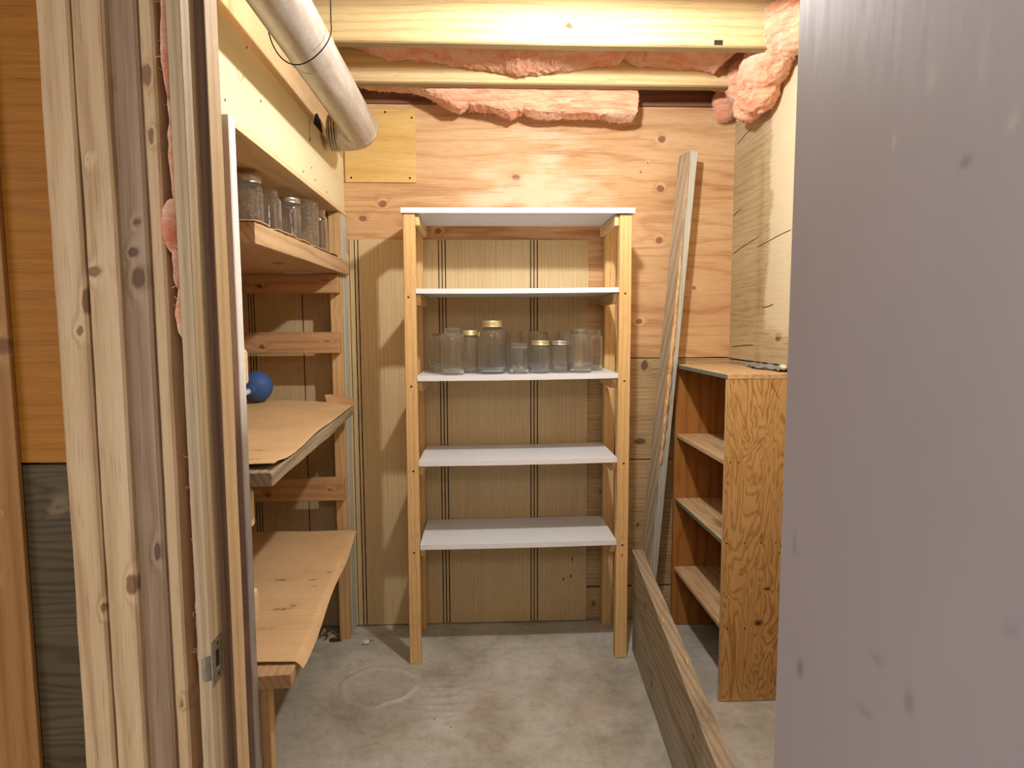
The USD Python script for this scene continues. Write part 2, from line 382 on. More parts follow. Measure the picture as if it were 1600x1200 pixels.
SPLIT = wood("split_timber", [(176, 108, 58), (222, 164, 104), (240, 198, 144)], "z", freq=30, amp=4.0, ns=(10, 30), ring=.5, fib=.7, blotch=.4, bump=.6)
PLANK = wood("old_plank", [(112, 92, 70), (158, 134, 106), (178, 156, 128)], "y", freq=50, amp=2.2, ring=.35, fib=.6, blotch=.35, knotcol=(70, 50, 38), stain=(120, 96, 80))
PLANK_LOW = wood("old_plank_low", [(120, 106, 86), (164, 150, 126), (182, 170, 146)], "y", freq=50, amp=2.2, ring=.3, fib=.6, blotch=.35)
GREEN_EDGE = plain("green_painted_edge", (112, 128, 116), .7, var=.15, vs=40)
EDGE_PLY = wood("plywood_raw_edge", [(170, 124, 74), (214, 172, 122), (226, 188, 142)], "z", freq=240, amp=.5, ring=.35, fib=.4)
WHITE = plain("white_melamine", (231, 236, 244), .35, .5, var=.015)
WHITE_EDGE = plain("white_edge_band", (236, 236, 240), .4, .4, var=.01)
SCREW = plain("screw_steel", (70, 56, 44), .45, .5, .7)
NAIL = plain("nail_dark", (60, 48, 40), .6)
STEEL = plain("bare_steel", (186, 176, 158), .38, .5, .9, var=.25, vs=60)
DARK_HOLE = plain("dark_hole", (20, 16, 14), .9)
WIRE = plain("black_wire", (30, 28, 30), .5)
RUBBER = plain("blue_rubber", (62, 96, 158), .55, .35, var=.12, vs=14, bump=.25, bs=60)
WHITE_PLASTIC = plain("white_plastic", (226, 226, 222), .45)
LIDGOLD = plain("gold_lid", (222, 206, 158), .38, .5, .7, var=.08)
LIDSILVER = plain("silver_lid", (206, 202, 200), .3, .5, .9, var=.08)
LIDWHITE = plain("white_lid", (226, 220, 196), .4, .4)
PAPER = plain("white_paper", (226, 224, 220), .8)
FOIL = plain("grey_scrap", (150, 150, 152), .55, .4, .2, var=.2, vs=60)
BARK = plain("bark_chip", (96, 70, 46), .9, var=.35, vs=60)
STRAW = plain("straw", (176, 142, 92), .85, var=.2, vs=50)
CERAMIC = plain("ceramic", (232, 230, 224), .3)


def concrete():
    N = {"tc": ("texture_coordinate", {}), "n1": ("noise_texture", {"scale": 3.2, "detail": 7.0, "roughness": .62, "distortion": .5}), "n2": ("noise_texture", {"scale": 26.0, "detail": 5.0, "roughness": .7}),
         "n4": ("noise_texture", {"scale": 1.1, "detail": 3.0}),
         "cr": ("rgb_ramp", {"ramp": [(.25, lin((152, 148, 134))), (.45, lin((182, 180, 168))), (.6, lin((200, 198, 190))), (.8, lin((216, 216, 210)))]}),
         "mx": ("mix_color", {"blend_type": "multiply", "fac": .55}), "c2": ("rgb_ramp", {"ramp": [(.3, (.62, .60, .56)), (.55, (1, 1, 1))]}),
         "wa": ("attribute", {"attribute": "wash"}), "wm": ("mix_color", {"b": lin((206, 206, 204))}), "wk": ("math", {"math_type": "multiply"}), "wr": ("map_range", {"from_min": .2, "from_max": .5, "clamp": True}),
         "da": ("attribute", {"attribute": "stain"}), "dm": ("mix_color", {"blend_type": "multiply", "b": lin((190, 174, 146))}),
         "vo": ("voronoi_texture", {"scale": 22.0, "randomness": 1.0}), "vs": ("map_range", {"from_min": .05, "from_max": .09, "to_min": 1.0, "to_max": 0.0, "clamp": True}), "vm": ("mix_color", {"b": lin((72, 58, 44))}), "vk": ("math", {"math_type": "multiply"}),
         "vr": ("map_range", {"from_min": .52, "from_max": .62, "clamp": True}),
         "b": ("bump", {"strength": .35, "distance": .002}), "p": ("principled_bsdf", {"roughness": .62, "specular_ior_level": .3})}
    E = [("tc.object", "n1.vector"), ("tc.object", "n2.vector"), ("tc.object", "n4.vector"), ("tc.object", "vo.vector"), ("n1.fac", "cr.fac"), ("cr.color", "mx.a"), ("n2.fac", "c2.fac"), ("c2.color", "mx.b"),
         ("mx.result", "wm.a"), ("wa.fac", "wk.value1"), ("n2.fac", "wr.value"), ("wr.result", "wk.value2"), ("wk.value", "wm.fac"), ("wm.result", "dm.a"), ("da.fac", "dm.fac"),
         ("vo.distance", "vs.value"), ("n1.fac", "vr.value"), ("vs.result", "vk.value1"), ("vr.result", "vk.value2"), ("vk.value", "vm.fac"), ("dm.result", "vm.a"), ("vm.result", "p.base_color"), ("n2.fac", "b.height"), ("b.normal", "p.normal")]
    return usdkit.material(stage, "/World/Looks/concrete", N, E, surface="p.BSDF")


CONCRETE = concrete()


def insulation_mat():
    N = {"tc": ("texture_coordinate", {}), "mp": ("mapping", {"scale": (6, 8, 44)}), "n1": ("noise_texture", {"scale": 1.0, "detail": 6.0, "roughness": .62, "distortion": 1.2}), "n2": ("noise_texture", {"scale": 7.0, "detail": 4.0}),
         "cr": ("rgb_ramp", {"ramp": [(.3, lin((238, 142, 112))), (.42, lin((248, 184, 148))), (.53, lin((253, 218, 184))), (.66, lin((255, 238, 216)))]}),
         "c2": ("rgb_ramp", {"ramp": [(.3, lin((240, 146, 120))), (.7, lin((250, 212, 166)))]}), "mx": ("mix_color", {"fac": .35}),
         "nb": ("noise_texture", {"scale": 190.0, "detail": 4.0, "roughness": .7}), "ad": ("math", {"math_type": "multiply_add", "value2": 1.2}), "b": ("bump", {"strength": .7, "distance": .006}),
         "d": ("diffuse_bsdf", {"roughness": 1.0}), "t": ("translucent_bsdf", {}), "m": ("mix_closure", {"fac": .25})}
    E = [("tc.object", "mp.vector"), ("mp.vector", "n1.vector"), ("tc.object", "n2.vector"), ("tc.object", "nb.vector"), ("n1.fac", "cr.fac"), ("n2.fac", "c2.fac"), ("cr.color", "mx.a"), ("c2.color", "mx.b"),
         ("n1.fac", "ad.value1"), ("nb.fac", "ad.value3"), ("ad.value", "b.height"), ("b.normal", "d.normal"), ("mx.result", "d.color"), ("mx.result", "t.color"), ("d.BSDF", "m.closure1"), ("t.BSDF", "m.closure2")]
    return usdkit.material(stage, "/World/Looks/pink_fibreglass", N, E, surface="m.closure")


PINK = insulation_mat()


def cardboard_mat():
    N = {"tc": ("texture_coordinate", {}), "mp": ("mapping", {"scale": (1, 160, 1)}), "n1": ("noise_texture", {"scale": 1.0, "detail": 1.0}), "n2": ("noise_texture", {"scale": 5.0, "detail": 4.0}),
         "c1": ("rgb_ramp", {"ramp": [(.3, lin((214, 180, 134))), (.7, lin((224, 192, 148)))]}), "c2": ("rgb_ramp", {"ramp": [(.3, (.82, .8, .76)), (.6, (1, 1, 1))]}), "mx": ("mix_color", {"blend_type": "multiply", "fac": .8}),
         "st": ("attribute", {"attribute": "stain"}), "sm": ("mix_color", {"b": lin((112, 78, 46))}), "nz": ("noise_texture", {"scale": 60.0, "detail": 3.0}), "zr": ("map_range", {"from_min": .4, "from_max": .6, "clamp": True}), "zk": ("math", {"math_type": "multiply"}),
         "b": ("bump", {"strength": .12, "distance": .001}), "p": ("principled_bsdf", {"roughness": .75, "specular_ior_level": .2})}
    E = [("tc.object", "mp.vector"), ("mp.vector", "n1.vector"), ("tc.object", "n2.vector"), ("tc.object", "nz.vector"), ("n1.fac", "c1.fac"), ("n2.fac", "c2.fac"), ("c1.color", "mx.a"), ("c2.color", "mx.b"), ("mx.result", "sm.a"),
         ("nz.fac", "zr.value"), ("zr.result", "zk.value1"), ("st.fac", "zk.value2"), ("zk.value", "sm.fac"), ("sm.result", "p.base_color"), ("n1.fac", "b.height"), ("b.normal", "p.normal")]
    return usdkit.material(stage, "/World/Looks/cardboard", N, E, surface="p.BSDF")


CARD = cardboard_mat()


def galvanised():
    N = {"tc": ("texture_coordinate", {}), "v": ("voronoi_texture", {"scale": 70.0}), "mp": ("mapping", {"scale": (60, 6, 60)}), "n": ("noise_texture", {"scale": 1.0, "detail": 4.0}),
         "cr": ("rgb_ramp", {"ramp": [(.3, lin((196, 190, 180))), (.7, lin((228, 224, 216)))]}), "c2": ("rgb_ramp", {"ramp": [(0, lin((190, 184, 178))), (1, lin((220, 216, 212)))]}), "mx": ("mix_color", {"blend_type": "multiply", "fac": .5}),
         "rr": ("map_range", {"from_min": .2, "from_max": .8, "to_min": .34, "to_max": .52}), "p": ("principled_bsdf", {"metallic": .55})}
    E = [("tc.object", "v.vector"), ("tc.object", "mp.vector"), ("mp.vector", "n.vector"), ("n.fac", "cr.fac"), ("v.distance", "c2.fac"), ("cr.color", "mx.a"), ("c2.color", "mx.b"), ("mx.result", "p.base_color"), ("n.fac", "rr.value"), ("rr.result", "p.roughness")]
    return usdkit.material(stage, "/World/Looks/galvanised_steel", N, E, surface="p.BSDF")


GALV = galvanised()


def door_paint():
    N = {"tc": ("texture_coordinate", {}), "mp": ("mapping", {"scale": (90, 90, 3)}), "n": ("noise_texture", {"scale": 1.0, "detail": 4.0}), "n2": ("noise_texture", {"scale": 2.2, "detail": 3.0}),
         "cr": ("rgb_ramp", {"ramp": [(.3, lin((164, 156, 155))), (.7, lin((174, 166, 165)))]}), "st": ("attribute", {"attribute": "stain"}), "sm": ("mix_color", {"b": lin((120, 114, 116))}), "wa": ("attribute", {"attribute": "wash"}), "wm": ("mix_color", {"b": lin((206, 196, 184))}),
         "b": ("bump", {"strength": .12, "distance": .001}), "p": ("principled_bsdf", {"roughness": .5, "specular_ior_level": .3})}
    E = [("tc.object", "mp.vector"), ("mp.vector", "n.vector"), ("tc.object", "n2.vector"), ("n2.fac", "cr.fac"), ("cr.color", "sm.a"), ("st.fac", "sm.fac"), ("sm.result", "wm.a"), ("wa.fac", "wm.fac"), ("wm.result", "p.base_color"), ("n.fac", "b.height"), ("b.normal", "p.normal")]
    return usdkit.material(stage, "/World/Looks/grey_door_paint", N, E, surface="p.BSDF")


DOORGREY = door_paint()


def painted_post():
    """white paint wearing to bare grey and orange wood lower down the post"""
    N = {"tc": ("texture_coordinate", {}), "mp": ("mapping", {"scale": (60, 60, 5)}), "n": ("noise_texture", {"scale": 1.0, "detail": 4.0, "roughness": .65}), "at": ("attribute", {"attribute": "stain"}),
         "s": ("math", {"math_type": "multiply_add", "value2": .9}), "r": ("map_range", {"from_min": .75, "from_max": 1.15, "clamp": True}), "m": ("mix_color", {"a": lin((226, 224, 218))}),
         "cr": ("rgb_ramp", {"ramp": [(.3, lin((126, 118, 112))), (.6, lin((160, 150, 142))), (.78, lin((206, 164, 118)))]}), "p": ("principled_bsdf", {"roughness": .6, "specular_ior_level": .25})}
    E = [("tc.object", "mp.vector"), ("mp.vector", "n.vector"), ("n.fac", "s.value1"), ("at.fac", "s.value3"), ("s.value", "r.value"), ("r.result", "m.fac"), ("n.fac", "cr.fac"), ("cr.color", "m.b"), ("m.result", "p.base_color")]
    return usdkit.material(stage, "/World/Looks/worn_white_paint", N, E, surface="p.BSDF")


POSTPAINT = painted_post()


def glass(name, pattern=False):
    N = {"tc": ("texture_coordinate", {}), "nz": ("noise_texture", {"scale": 30.0, "detail": 1.0}), "vo": ("voronoi_texture", {"scale": 62.0, "randomness": .4}),
         "b": ("bump", {"strength": .8 if pattern else .18, "distance": .005 if pattern else .003}),
         "g": ("glass_bsdf", {"color": (.997, 1.0, .996), "roughness": .0, "IOR": 1.45}),
         "lw": ("layer_weight", {"blend": .3}), "pw": ("math", {"math_type": "power", "value2": 4.0}), "dk": ("math", {"math_type": "multiply_add", "value2": .12, "value3": .03}),
         "d0": ("diffuse_bsdf", {"color": (.92, .94, .92)}), "d1": ("translucent_bsdf", {"color": (.92, .94, .92)}), "d": ("mix_closure", {"fac": .5}), "m": ("mix_closure", {}), "t": ("transparent_bsdf", {"color": (.985, .99, .985)}), "mg": ("mix_closure", {"fac": .10})}
    E = [("g.BSDF", "mg.closure1"), ("t.BSDF", "mg.closure2"), ("tc.object", "nz.vector"), ("tc.object", "vo.vector"), ("vo.distance" if pattern else "nz.fac", "b.height"), ("b.normal", "g.normal"), ("lw.facing", "pw.value1"), ("pw.value", "dk.value1"), ("dk.value", "m.fac"),
         ("d0.BSDF", "d.closure1"), ("d1.BSDF", "d.closure2"), ("mg.closure", "m.closure1"), ("d.closure", "m.closure2")]
    return usdkit.material(stage, "/World/Looks/" + name, N, E, surface="m.closure")


GLASS, GLASS_CUT = glass("jar_glass"), glass("pressed_jar_glass", True)

rng = np.random.default_rng(7)
random.seed(7)
YB = 2.885          # face of the back wall
XL, XR = -1.07, 1.12
ZJ = 2.335          # underside of the joists

# ================================================================== THE SETTING
# ---- floor
def floor_field(v):
    x, y = v[:, 0], v[:, 1]
    d = np.hypot((x + .415), (y - 2.372) * 1.1)
    ang = np.arctan2(y - 2.37, x + .415)
    ringd = d - .143 - .006 * np.sin(3 * ang + 1) - .004 * np.sin(7 * ang)
    return d, ringd


fx, fy = np.meshgrid(np.arange(XL, XR + .001, .0085), np.arange(1.3, 2.90, .0085), indexing="ij")
nu, nv = fx.shape
z = (meshkit.fbm(np.stack([fx * 6, fy * 6, fx * 0], -1), 4, 3) - .5) * .004
fv = np.stack([fx, fy, z], -1).reshape(-1, 3)
d, rd = floor_field(fv)
fv[:, 2] += .006 * np.exp(-(rd / .010) ** 2) + .002 * (d < .14)
i, j = np.meshgrid(np.arange(nu - 1), np.arange(nv - 1), indexing="ij")
q = np.stack([i * nv + j, (i + 1) * nv + j, (i + 1) * nv + j + 1, i * nv + j + 1], -1).reshape(-1, 4)
ff = np.vstack([q[:, [0, 1, 2]], q[:, [0, 2, 3]]])


def floor_wash(v):
    x, y = v[:, 0], v[:, 1]
    d, rd = floor_field(v)
    n = meshkit.fbm(np.stack([x * 9, y * 9, x * 0], -1), 4, 11)
    w = .55 * np.exp(-(rd / .011) ** 2) * np.clip((n - .25) * 4, 0, 1)
    w = np.maximum(w, .9 * np.exp(-((x + .76) / .07) ** 2 - ((y - 2.63) / .018) ** 2))
    w = np.maximum(w, .4 * np.exp(-((x + .2) / .05) ** 2 - ((y - 2.3) / .09) ** 2))
    for cx, cy, rx, ry, s in ((.10, 2.45, .10, .07, .5), (.42, 2.18, .09, .08, .55), (.25, 2.55, .2, .05, .25), (-.62, 2.45, .1, .1, .2)):
        w = np.maximum(w, s * np.exp(-((x - cx) / rx) ** 2 - ((y - cy) / ry) ** 2) * np.clip((n - .25) * 3, 0, 1.3))
    return np.clip(w, 0, 1)


def floor_stain(v):
    x, y = v[:, 0], v[:, 1]
    n = meshkit.fbm(np.stack([x * 5, y * 5, x * 0], -1), 4, 23)
    sc = meshkit.fbm(np.stack([x * 5, y * 90, x * 0], -1), 2, 5)
    s = .5 * np.clip((n - .45) * 4, 0, 1) * np.exp(-((x - .1) / .5) ** 2 - ((y - 2.15) / .3) ** 2)
    s = np.maximum(s, .4 * np.clip((sc - .5) * 5, 0, 1) * np.exp(-((x + .15) / .1) ** 4 - ((y - 2.32) / .2) ** 4))
    s = np.maximum(s, .35 * np.exp(-((x + .75) / .4) ** 2 - ((y - 2.2) / .35) ** 2))
    return np.clip(s, 0, 1)


floor = thing("floor", "bare grey concrete floor with a round patch ring", "floor", kind="structure")
part(floor, "pantry_slab", (fv, ff), CONCRETE, attrs={"wash": floor_wash, "stain": floor_stain}, smooth=True)
part(floor, "outer_slab", bd(-2.3, 2.3, -3.2, 1.306, -.08, 0.0, "x"), CONCRETE)
part(floor, "slab_base", bd(-1.3, 1.3, 1.3, 3.0, -.08, -.012, "x"), CONCRETE)

# ---- back wall
wall_back = thing("wall_back", "back wall of orange plywood over old horizontal boards", "wall", kind="structure")
BK = [((.145, None, 2.031), (0.0218, 1, 0.0166)), ((-.44, None, 1.918), (0.0218, 1, 0.0179)), ((-.527, None, 1.855), (0.0205, 1, 0.0154)), ((.791, None, 2.201), (0.0205, 1, 0.0166)), ((.789, None, 1.988), (0.0205, 1, 0.0179)),
      ((.787, None, 1.763), (0.0192, 1, 0.0166)), ((.576, None, 1.805), (0.0179, 1, 0.0141)), ((.70, None, 2.06), (0.0077, 1, 0.0064)), ((.60, None, 2.03), (0.0064, 1, 0.0051)), ((.73, None, 2.10), (0.0077, 1, 0.0058)),
      ((.28, None, 2.09), (0.0090, 1, 0.0077)), ((-.2, None, 1.80), (0.0192, 1, 0.0141)), ((.95, None, 1.55), (0.0128, 1, 0.0102)), ((.70, None, 1.40), (0.0166, 1, 0.0128)), ((.62, None, 1.52), (0.0102, 1, 0.0083))]


def back_grid(x0, x1, z0, z1, y, t, step):
    nx, nz = int((x1 - x0) / step) + 1, int((z1 - z0) / step) + 1
    return grid_sheet(lambda u, w: np.stack([x0 + (x1 - x0) * u, np.full_like(u, y), z0 + (z1 - z0) * w], -1), nx, nz, t, (0, -1, 0))


def back_painted_glow(v):  # pale pool of light painted into the plywood colour
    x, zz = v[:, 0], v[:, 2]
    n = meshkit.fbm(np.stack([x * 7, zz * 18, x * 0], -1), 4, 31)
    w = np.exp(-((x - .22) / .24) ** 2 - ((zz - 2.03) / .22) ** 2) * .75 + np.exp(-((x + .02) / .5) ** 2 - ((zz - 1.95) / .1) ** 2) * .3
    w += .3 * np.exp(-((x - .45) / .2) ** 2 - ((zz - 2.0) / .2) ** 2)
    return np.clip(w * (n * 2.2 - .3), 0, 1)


part(wall_back, "plywood_sheet", back_grid(XL - .05, XR + .05, 1.2365, ZJ + .004, YB, .012, .008), PLY_BACK, attrs={"knot": knots(*BK), "wash": back_painted_glow})
for (z0, z1, ks) in ((.768, 1.2325, [((.713, None, .849), (.035, 1, .02)), ((.73, None, 1.20), (.022, 1, .03)), ((.60, None, .80), (.03, 1, .02))]), (.166, .763, [((.56, None, .62), (.04, 1, .02)), ((.71, None, .46), (.016, 1, .012))]), (.006, .158, [((.5, None, .08), (.02, 1, .015))])):
    part(wall_back, "board", back_grid(XL - .05, XR + .05, z0, z1, YB + .004 * rng.random(), .02, .02), BOARD_OLD, attrs={"knot": knots(*ks)})
part(wall_back, "rim_joist", bd(XL - .05, XR + .05, YB - .008, YB + .03, ZJ + .006, 2.56, "x"), RIM)
part(wall_back, "backing", bd(XL - .1, XR + .1, YB + .03, YB + .1, -.02, 2.6, "x"), DARK_HOLE)

# ---- right wall
wall_right = thing("wall_right", "weathered plywood side wall with cracks and a pale washed area", "wall", kind="structure")


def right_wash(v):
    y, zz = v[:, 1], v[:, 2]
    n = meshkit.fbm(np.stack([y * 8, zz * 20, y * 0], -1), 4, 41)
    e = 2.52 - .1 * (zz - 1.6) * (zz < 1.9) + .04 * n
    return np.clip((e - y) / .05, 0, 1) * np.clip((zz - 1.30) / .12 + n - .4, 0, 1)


def right_stain(v):
    y, zz = v[:, 1], v[:, 2]
    n = meshkit.fbm(np.stack([y * 12, zz * 6, y * 0], -1), 4, 43)
    return np.clip(np.exp(-((y - 2.59 + .03 * (n - .5)) / .055) ** 2) * (1.3 * n + .2) * .45, 0, .5)


def side_grid(x, y0, y1, z0, z1, t, step, tdir):
    ny, nz = int((y1 - y0) / step) + 1, int((z1 - z0) / step) + 1
    P = lambda u, w: np.stack([np.full_like(u, x), y0 + (y1 - y0) * (1 - u if tdir[0] < 0 else u), z0 + (z1 - z0) * w], -1)
    return grid_sheet(P, ny, nz, t, tdir)


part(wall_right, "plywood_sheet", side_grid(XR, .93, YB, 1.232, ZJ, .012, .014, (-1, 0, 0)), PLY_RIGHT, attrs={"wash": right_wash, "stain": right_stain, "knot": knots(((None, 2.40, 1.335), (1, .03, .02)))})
for z0, z1 in ((.62, 1.226), (.006, .612)):
    part(wall_right, "board", side_grid(XR + .004, .93, YB, z0, z1, .02, .05, (-1, 0, 0)), PLY_RIGHT)
# open cracks in the side sheet
cr = []
for (y0, z0, y1, z1) in ((2.86, 2.175, 2.70, 2.20), (2.88, 1.868, 2.79, 1.886), (2.88, 1.70, 2.60, 1.742), (2.62, 1.70, 2.32, 1.728), (2.86, 1.285, 2.62, 1.30), (2.55, 1.45, 2.45, 1.46)):
    pts = [(XR - .0004, y0 + (y1 - y0) * s, z0 + (z1 - z0) * s + .0012 * math.sin(7 * s + y0 * 30)) for s in np.linspace(0, 1, 12)]
    cr.append(tube(pts, np.concatenate([[.0004], np.full(10, .0016), [.0004]]), 5))
part(wall_right, "crack", join(*cr), NAIL, kind="stuff")
part(wall_right, "backing", bd(XR + .03, XR + .1, .9, 3.0, -.02, 2.6, "z"), DARK_HOLE)

# ---- left wall
wall_left = thing("wall_left", "dark plywood left wall behind the shelving", "wall", kind="structure")
part(wall_left, "plywood_sheet", side_grid(XL, .93, YB, 0.006, 2.335, .015, .2, (1, 0, 0)), BOOK_IN)
part(wall_left, "backing", bd(XL - .1, XL - .02, .9, 3.0, -.02, 2.6, "z"), DARK_HOLE)

# ---- ceiling
ceiling = thing("ceiling", "open joist ceiling with subfloor above", "ceiling", kind="structure")
for (y0, y1) in ((2.632, 2.672), (2.270, 2.310), (1.895, 1.935), (1.52, 1.56), (1.13, 1.17)):
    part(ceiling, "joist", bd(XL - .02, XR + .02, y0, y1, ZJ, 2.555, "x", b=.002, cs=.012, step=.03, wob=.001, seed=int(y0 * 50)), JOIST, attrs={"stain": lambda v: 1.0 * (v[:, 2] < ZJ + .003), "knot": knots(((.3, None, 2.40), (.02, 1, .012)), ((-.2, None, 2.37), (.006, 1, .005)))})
part(ceiling, "subfloor", bd(-2.3, 2.3, -3.2, 3.0, 2.556, 2.58, "x"), SUBFLOOR)
part(ceiling, "joist_stain", bd(.80, .83, 2.2692, 2.2702, 2.343, 2.36, "z", b=.0001), NAIL)

# ---- partition with the doorway (studs seen edge on), seam between the two sheets at z=1.194
wall_front = thing("wall_front", "unfinished stud partition beside the doorway, varnished plywood behind", "wall", kind="structure")
FY = .80


def stud(x0, x1, y0, y1, mat, ks=(), seed=0, wob=.0016, **k):
    part(wall_front, "stud", bd(x0, x1, y0, y1, 0.0, 2.335, "z", b=.003, cs=.006, step=.012, wob=wob, seed=seed), mat, attrs={"knot": knots(*ks)}, **k)


stud(-.518, -.4805, FY, FY + .089, PINE, [((-0.4899, None, 1.378), (0.0059, 1, 0.0085)), ((-0.4809, None, 1.413), (0.0043, 1, 0.0170)), ((-0.4837, None, 1.026), (0.0051, 1, 0.0085))], 1)
stud(-.4775, -.4405, FY + .001, FY + .089, PINE, [((-0.4664, None, 1.576), (0.0034, 1, 0.0051)), ((-0.4690, None, 1.448), (0.0102, 1, 0.0085)), ((-0.4468, None, 1.443), (0.0034, 1, 0.0043)), ((-0.4466, None, 1.057), (0.0085, 1, 0.0170))], 2)
stud(-.4435, -.4095, FY + .010, FY + .095, PINE_GREY, [((-0.4213, None, 1.441), (0.0110, 1, 0.0153)), ((-0.4199, None, 1.508), (0.0051, 1, 0.0051)), ((-0.4265, None, 1.471), (0.0076, 1, 0.0085)), ((-0.4400, None, 1.669), (0.0034, 1, 0.0043)), ((-0.4171, None, 1.097), (0.0051, 1, 0.0136))], 3, label="greyed brown stud with a large dark knot")
stud(-.4085, -.391, FY + .014, FY + .095, PINE, [((-0.3997, None, 1.611), (0.0059, 1, 0.0119)), ((-0.4012, None, 1.681), (0.0068, 1, 0.0170)), ((-0.3988, None, 0.892), (0.0051, 1, 0.0085))], 4, label="narrow stud strip with grey stains")
# the panelled wall left of the studs
part(wall_front, "plywood_sheet", back_grid(-2.3, -.40, 1.194, 2.335, .905, .012, .02), PLY_ORANGE, attrs={"knot": knots(((-0.5926, None, 1.527), (0.0051, 1, 0.0043)), ((-0.5971, None, 1.460), (0.0043, 1, 0.0034)), ((-0.5972, None, 1.726), (0.0051, 1, 0.0034)))})
part(wall_front, "plywood_sheet", back_grid(-2.3, -.40, 0.0, 1.190, .906, .012, .02), PLY_DARK, label="dark weathered lower plywood sheet", attrs={"knot": knots(((-0.5930, None, 1.135), (0.0102, 1, 0.0119)))})
part(wall_front, "batten", bd(-.80, -.643, .896, .904, 0.0, 2.335, "z", b=.001, cs=.01, step=.015), ORANGE_BATTEN, label="orange-brown flat batten", attrs={"knot": knots(((-0.6234, None, 1.619), (0.0068, 1, 0.0085)), ((-0.6489, None, 1.357), (0.0085, 1, 0.0170)), ((-0.6717, None, 1.126), (0.0051, 1, 0.0051)), ((-0.6770, None, 1.030), (0.0043, 1, 0.0051)))})
# right of the doorway and over it
for x0, x1 in ((.456, .494), (.50, .538), (.90, .938)):
    part(wall_front, "stud", bd(x0, x1, FY, FY + .089, 0, 2.335, "z", b=.003), PINE)
part(wall_front, "plywood_sheet", back_grid(.50, 2.3, 0, 2.335, .905, .012, .3), PLY_ORANGE)
part(wall_front, "header", bd(-.40, .50, FY + .005, FY + .089, 2.08, 2.335, "x", b=.003), PINE_X)
part(wall_front, "sill_fill", bd(-1.2, -.40, .918, .93, 0, 2.55, "x"), BOOK_IN)

# ---- outer room behind the camera
wall_outer = thing("wall_rear", "plain wall of the outer basement room behind the viewer", "wall", kind="structure")
WALLP = plain("outer_wall_paint", (214, 208, 200), .8)
part(wall_outer, "rear_face", bd(-2.3, 2.3, -3.25, -3.2, 0, 2.56, "x"), WALLP)
part(wall_outer, "side_face", bd(-2.35, -2.3, -3.2, .90, 0, 2.56, "y"), WALLP)
part(wall_outer, "side_face", bd(2.3, 2.35, -3.2, .90, 0, 2.56, "y"), WALLP)

# ---- door frame, strike plate, door
trim = thing("trim_1", "old wooden door jamb with its stop and strike plate", "door frame", kind="structure")
part(trim, "jamb_board", bd(-.3705, -.354, FY + .003, FY + .098, 0, 2.05, "z", b=.001, cs=.006, step=.02, wob=.0008, seed=9), PINE_OLD, attrs={"knot": knots()})
part(trim, "door_stop", bd(-.354, -.3415, FY + .043, FY + .083, 0, 2.035, "z", b=.0012, cs=.006, step=.02, wob=.0006, seed=11), PINE_WARM, attrs={"knot": knots()})
part(trim, "jamb_board", bd(.4385, .455, FY + .003, FY + .098, 0, 2.05, "z", b=.001), PINE_OLD)
part(trim, "stop_edge", bd(-.3538, -.342, FY + .0418, FY + .0428, 0, 2.035, "z", b=.0003), STOP_SHADE, label="shade painted dark on the front of the door stop")  # thin strip, its dark colour stands in for shade
part(trim, "door_stop", bd(.426, .4385, FY + .047, FY + .083, 0, 2.035, "z", b=.0012), PINE_WARM)
part(trim, "head_board", bd(-.3705, .455, FY + .003, FY + .098, 2.0505, 2.067, "x", b=.001), PINE_OLD)
# strike plate on the inner jamb face with its lip folded round the edge
zs_ = EYE - .432
pl = sg.Polygon([(-.0, -.028), (.030, -.028), (.030, .028), (0, .028)]).buffer(.0015, join_style=1)
pl = pl.difference(sg.box(.010, -.013, .024, .013)).difference(sg.Point(.017, .021).buffer(.003)).difference(sg.Point(.017, -.021).buffer(.003))
pm = trimesh.creation.extrude_polygon(pl, .0016, engine="earcut")
pv = np.array(pm.vertices)
pm.vertices = np.stack([-.3540 + pv[:, 2] + .0002, FY + .004 + pv[:, 0], zs_ + pv[:, 1]], 1)
pm.fix_normals()
lipP = lambda u, w: np.stack([-.3525 - .011 * (u ** .9) , FY + .0055 - .008 * np.sin(u * 1.9) , zs_ - .004 + (w - .5) * (.034 - .006 * u)], -1)
lip = grid_sheet(lipP, 8, 4, .0016, (.5, -.8, 0))
sp = part(trim, "strike_plate", pm, STEEL, label="tarnished steel strike plate")
part(sp, "lip", lip, STEEL)
part(sp, "pocket", bd(-.3541, -.3537, FY + .015, FY + .027, zs_ - .012, zs_ + .012, "z", b=.0001), DARK_HOLE)
for dz in (.021, -.021):
    s_ = trimesh.creation.icosphere(2, .0028); s_.apply_scale((.35, 1, 1)); s_.apply_translation((-.3522, FY + .021, zs_ + dz))
    part(sp, "screw", s_, SCREW, smooth=True)

door = thing("door_1", "grey painted door standing open on the right", "door", kind="structure")


def door_stain(v):
    out = np.zeros(len(v))
    for (yy, zz, rx, rz, s) in ((0.7565, 1.108, 0.003, 0.014, 0.7), (0.7445, 1.098, 0.004, 0.004, 0.5), (0.7312, 0.962, 0.006, 0.01, 0.9), (0.5361, 1.040, 0.006, 0.01, 0.6), (0.5050, 1.508, 0.006, 0.002, 0.8), (0.5847, 1.054, 0.01, 0.006, 0.4), (0.6011, 0.991, 0.015, 0.005, 0.4), (0.4325, 1.160, 0.006, 0.004, 0.5)):
        out = np.maximum(out, s * np.exp(-((v[:, 1] - yy) / rx) ** 2 - ((v[:, 2] - zz) / rz) ** 2))
    return out


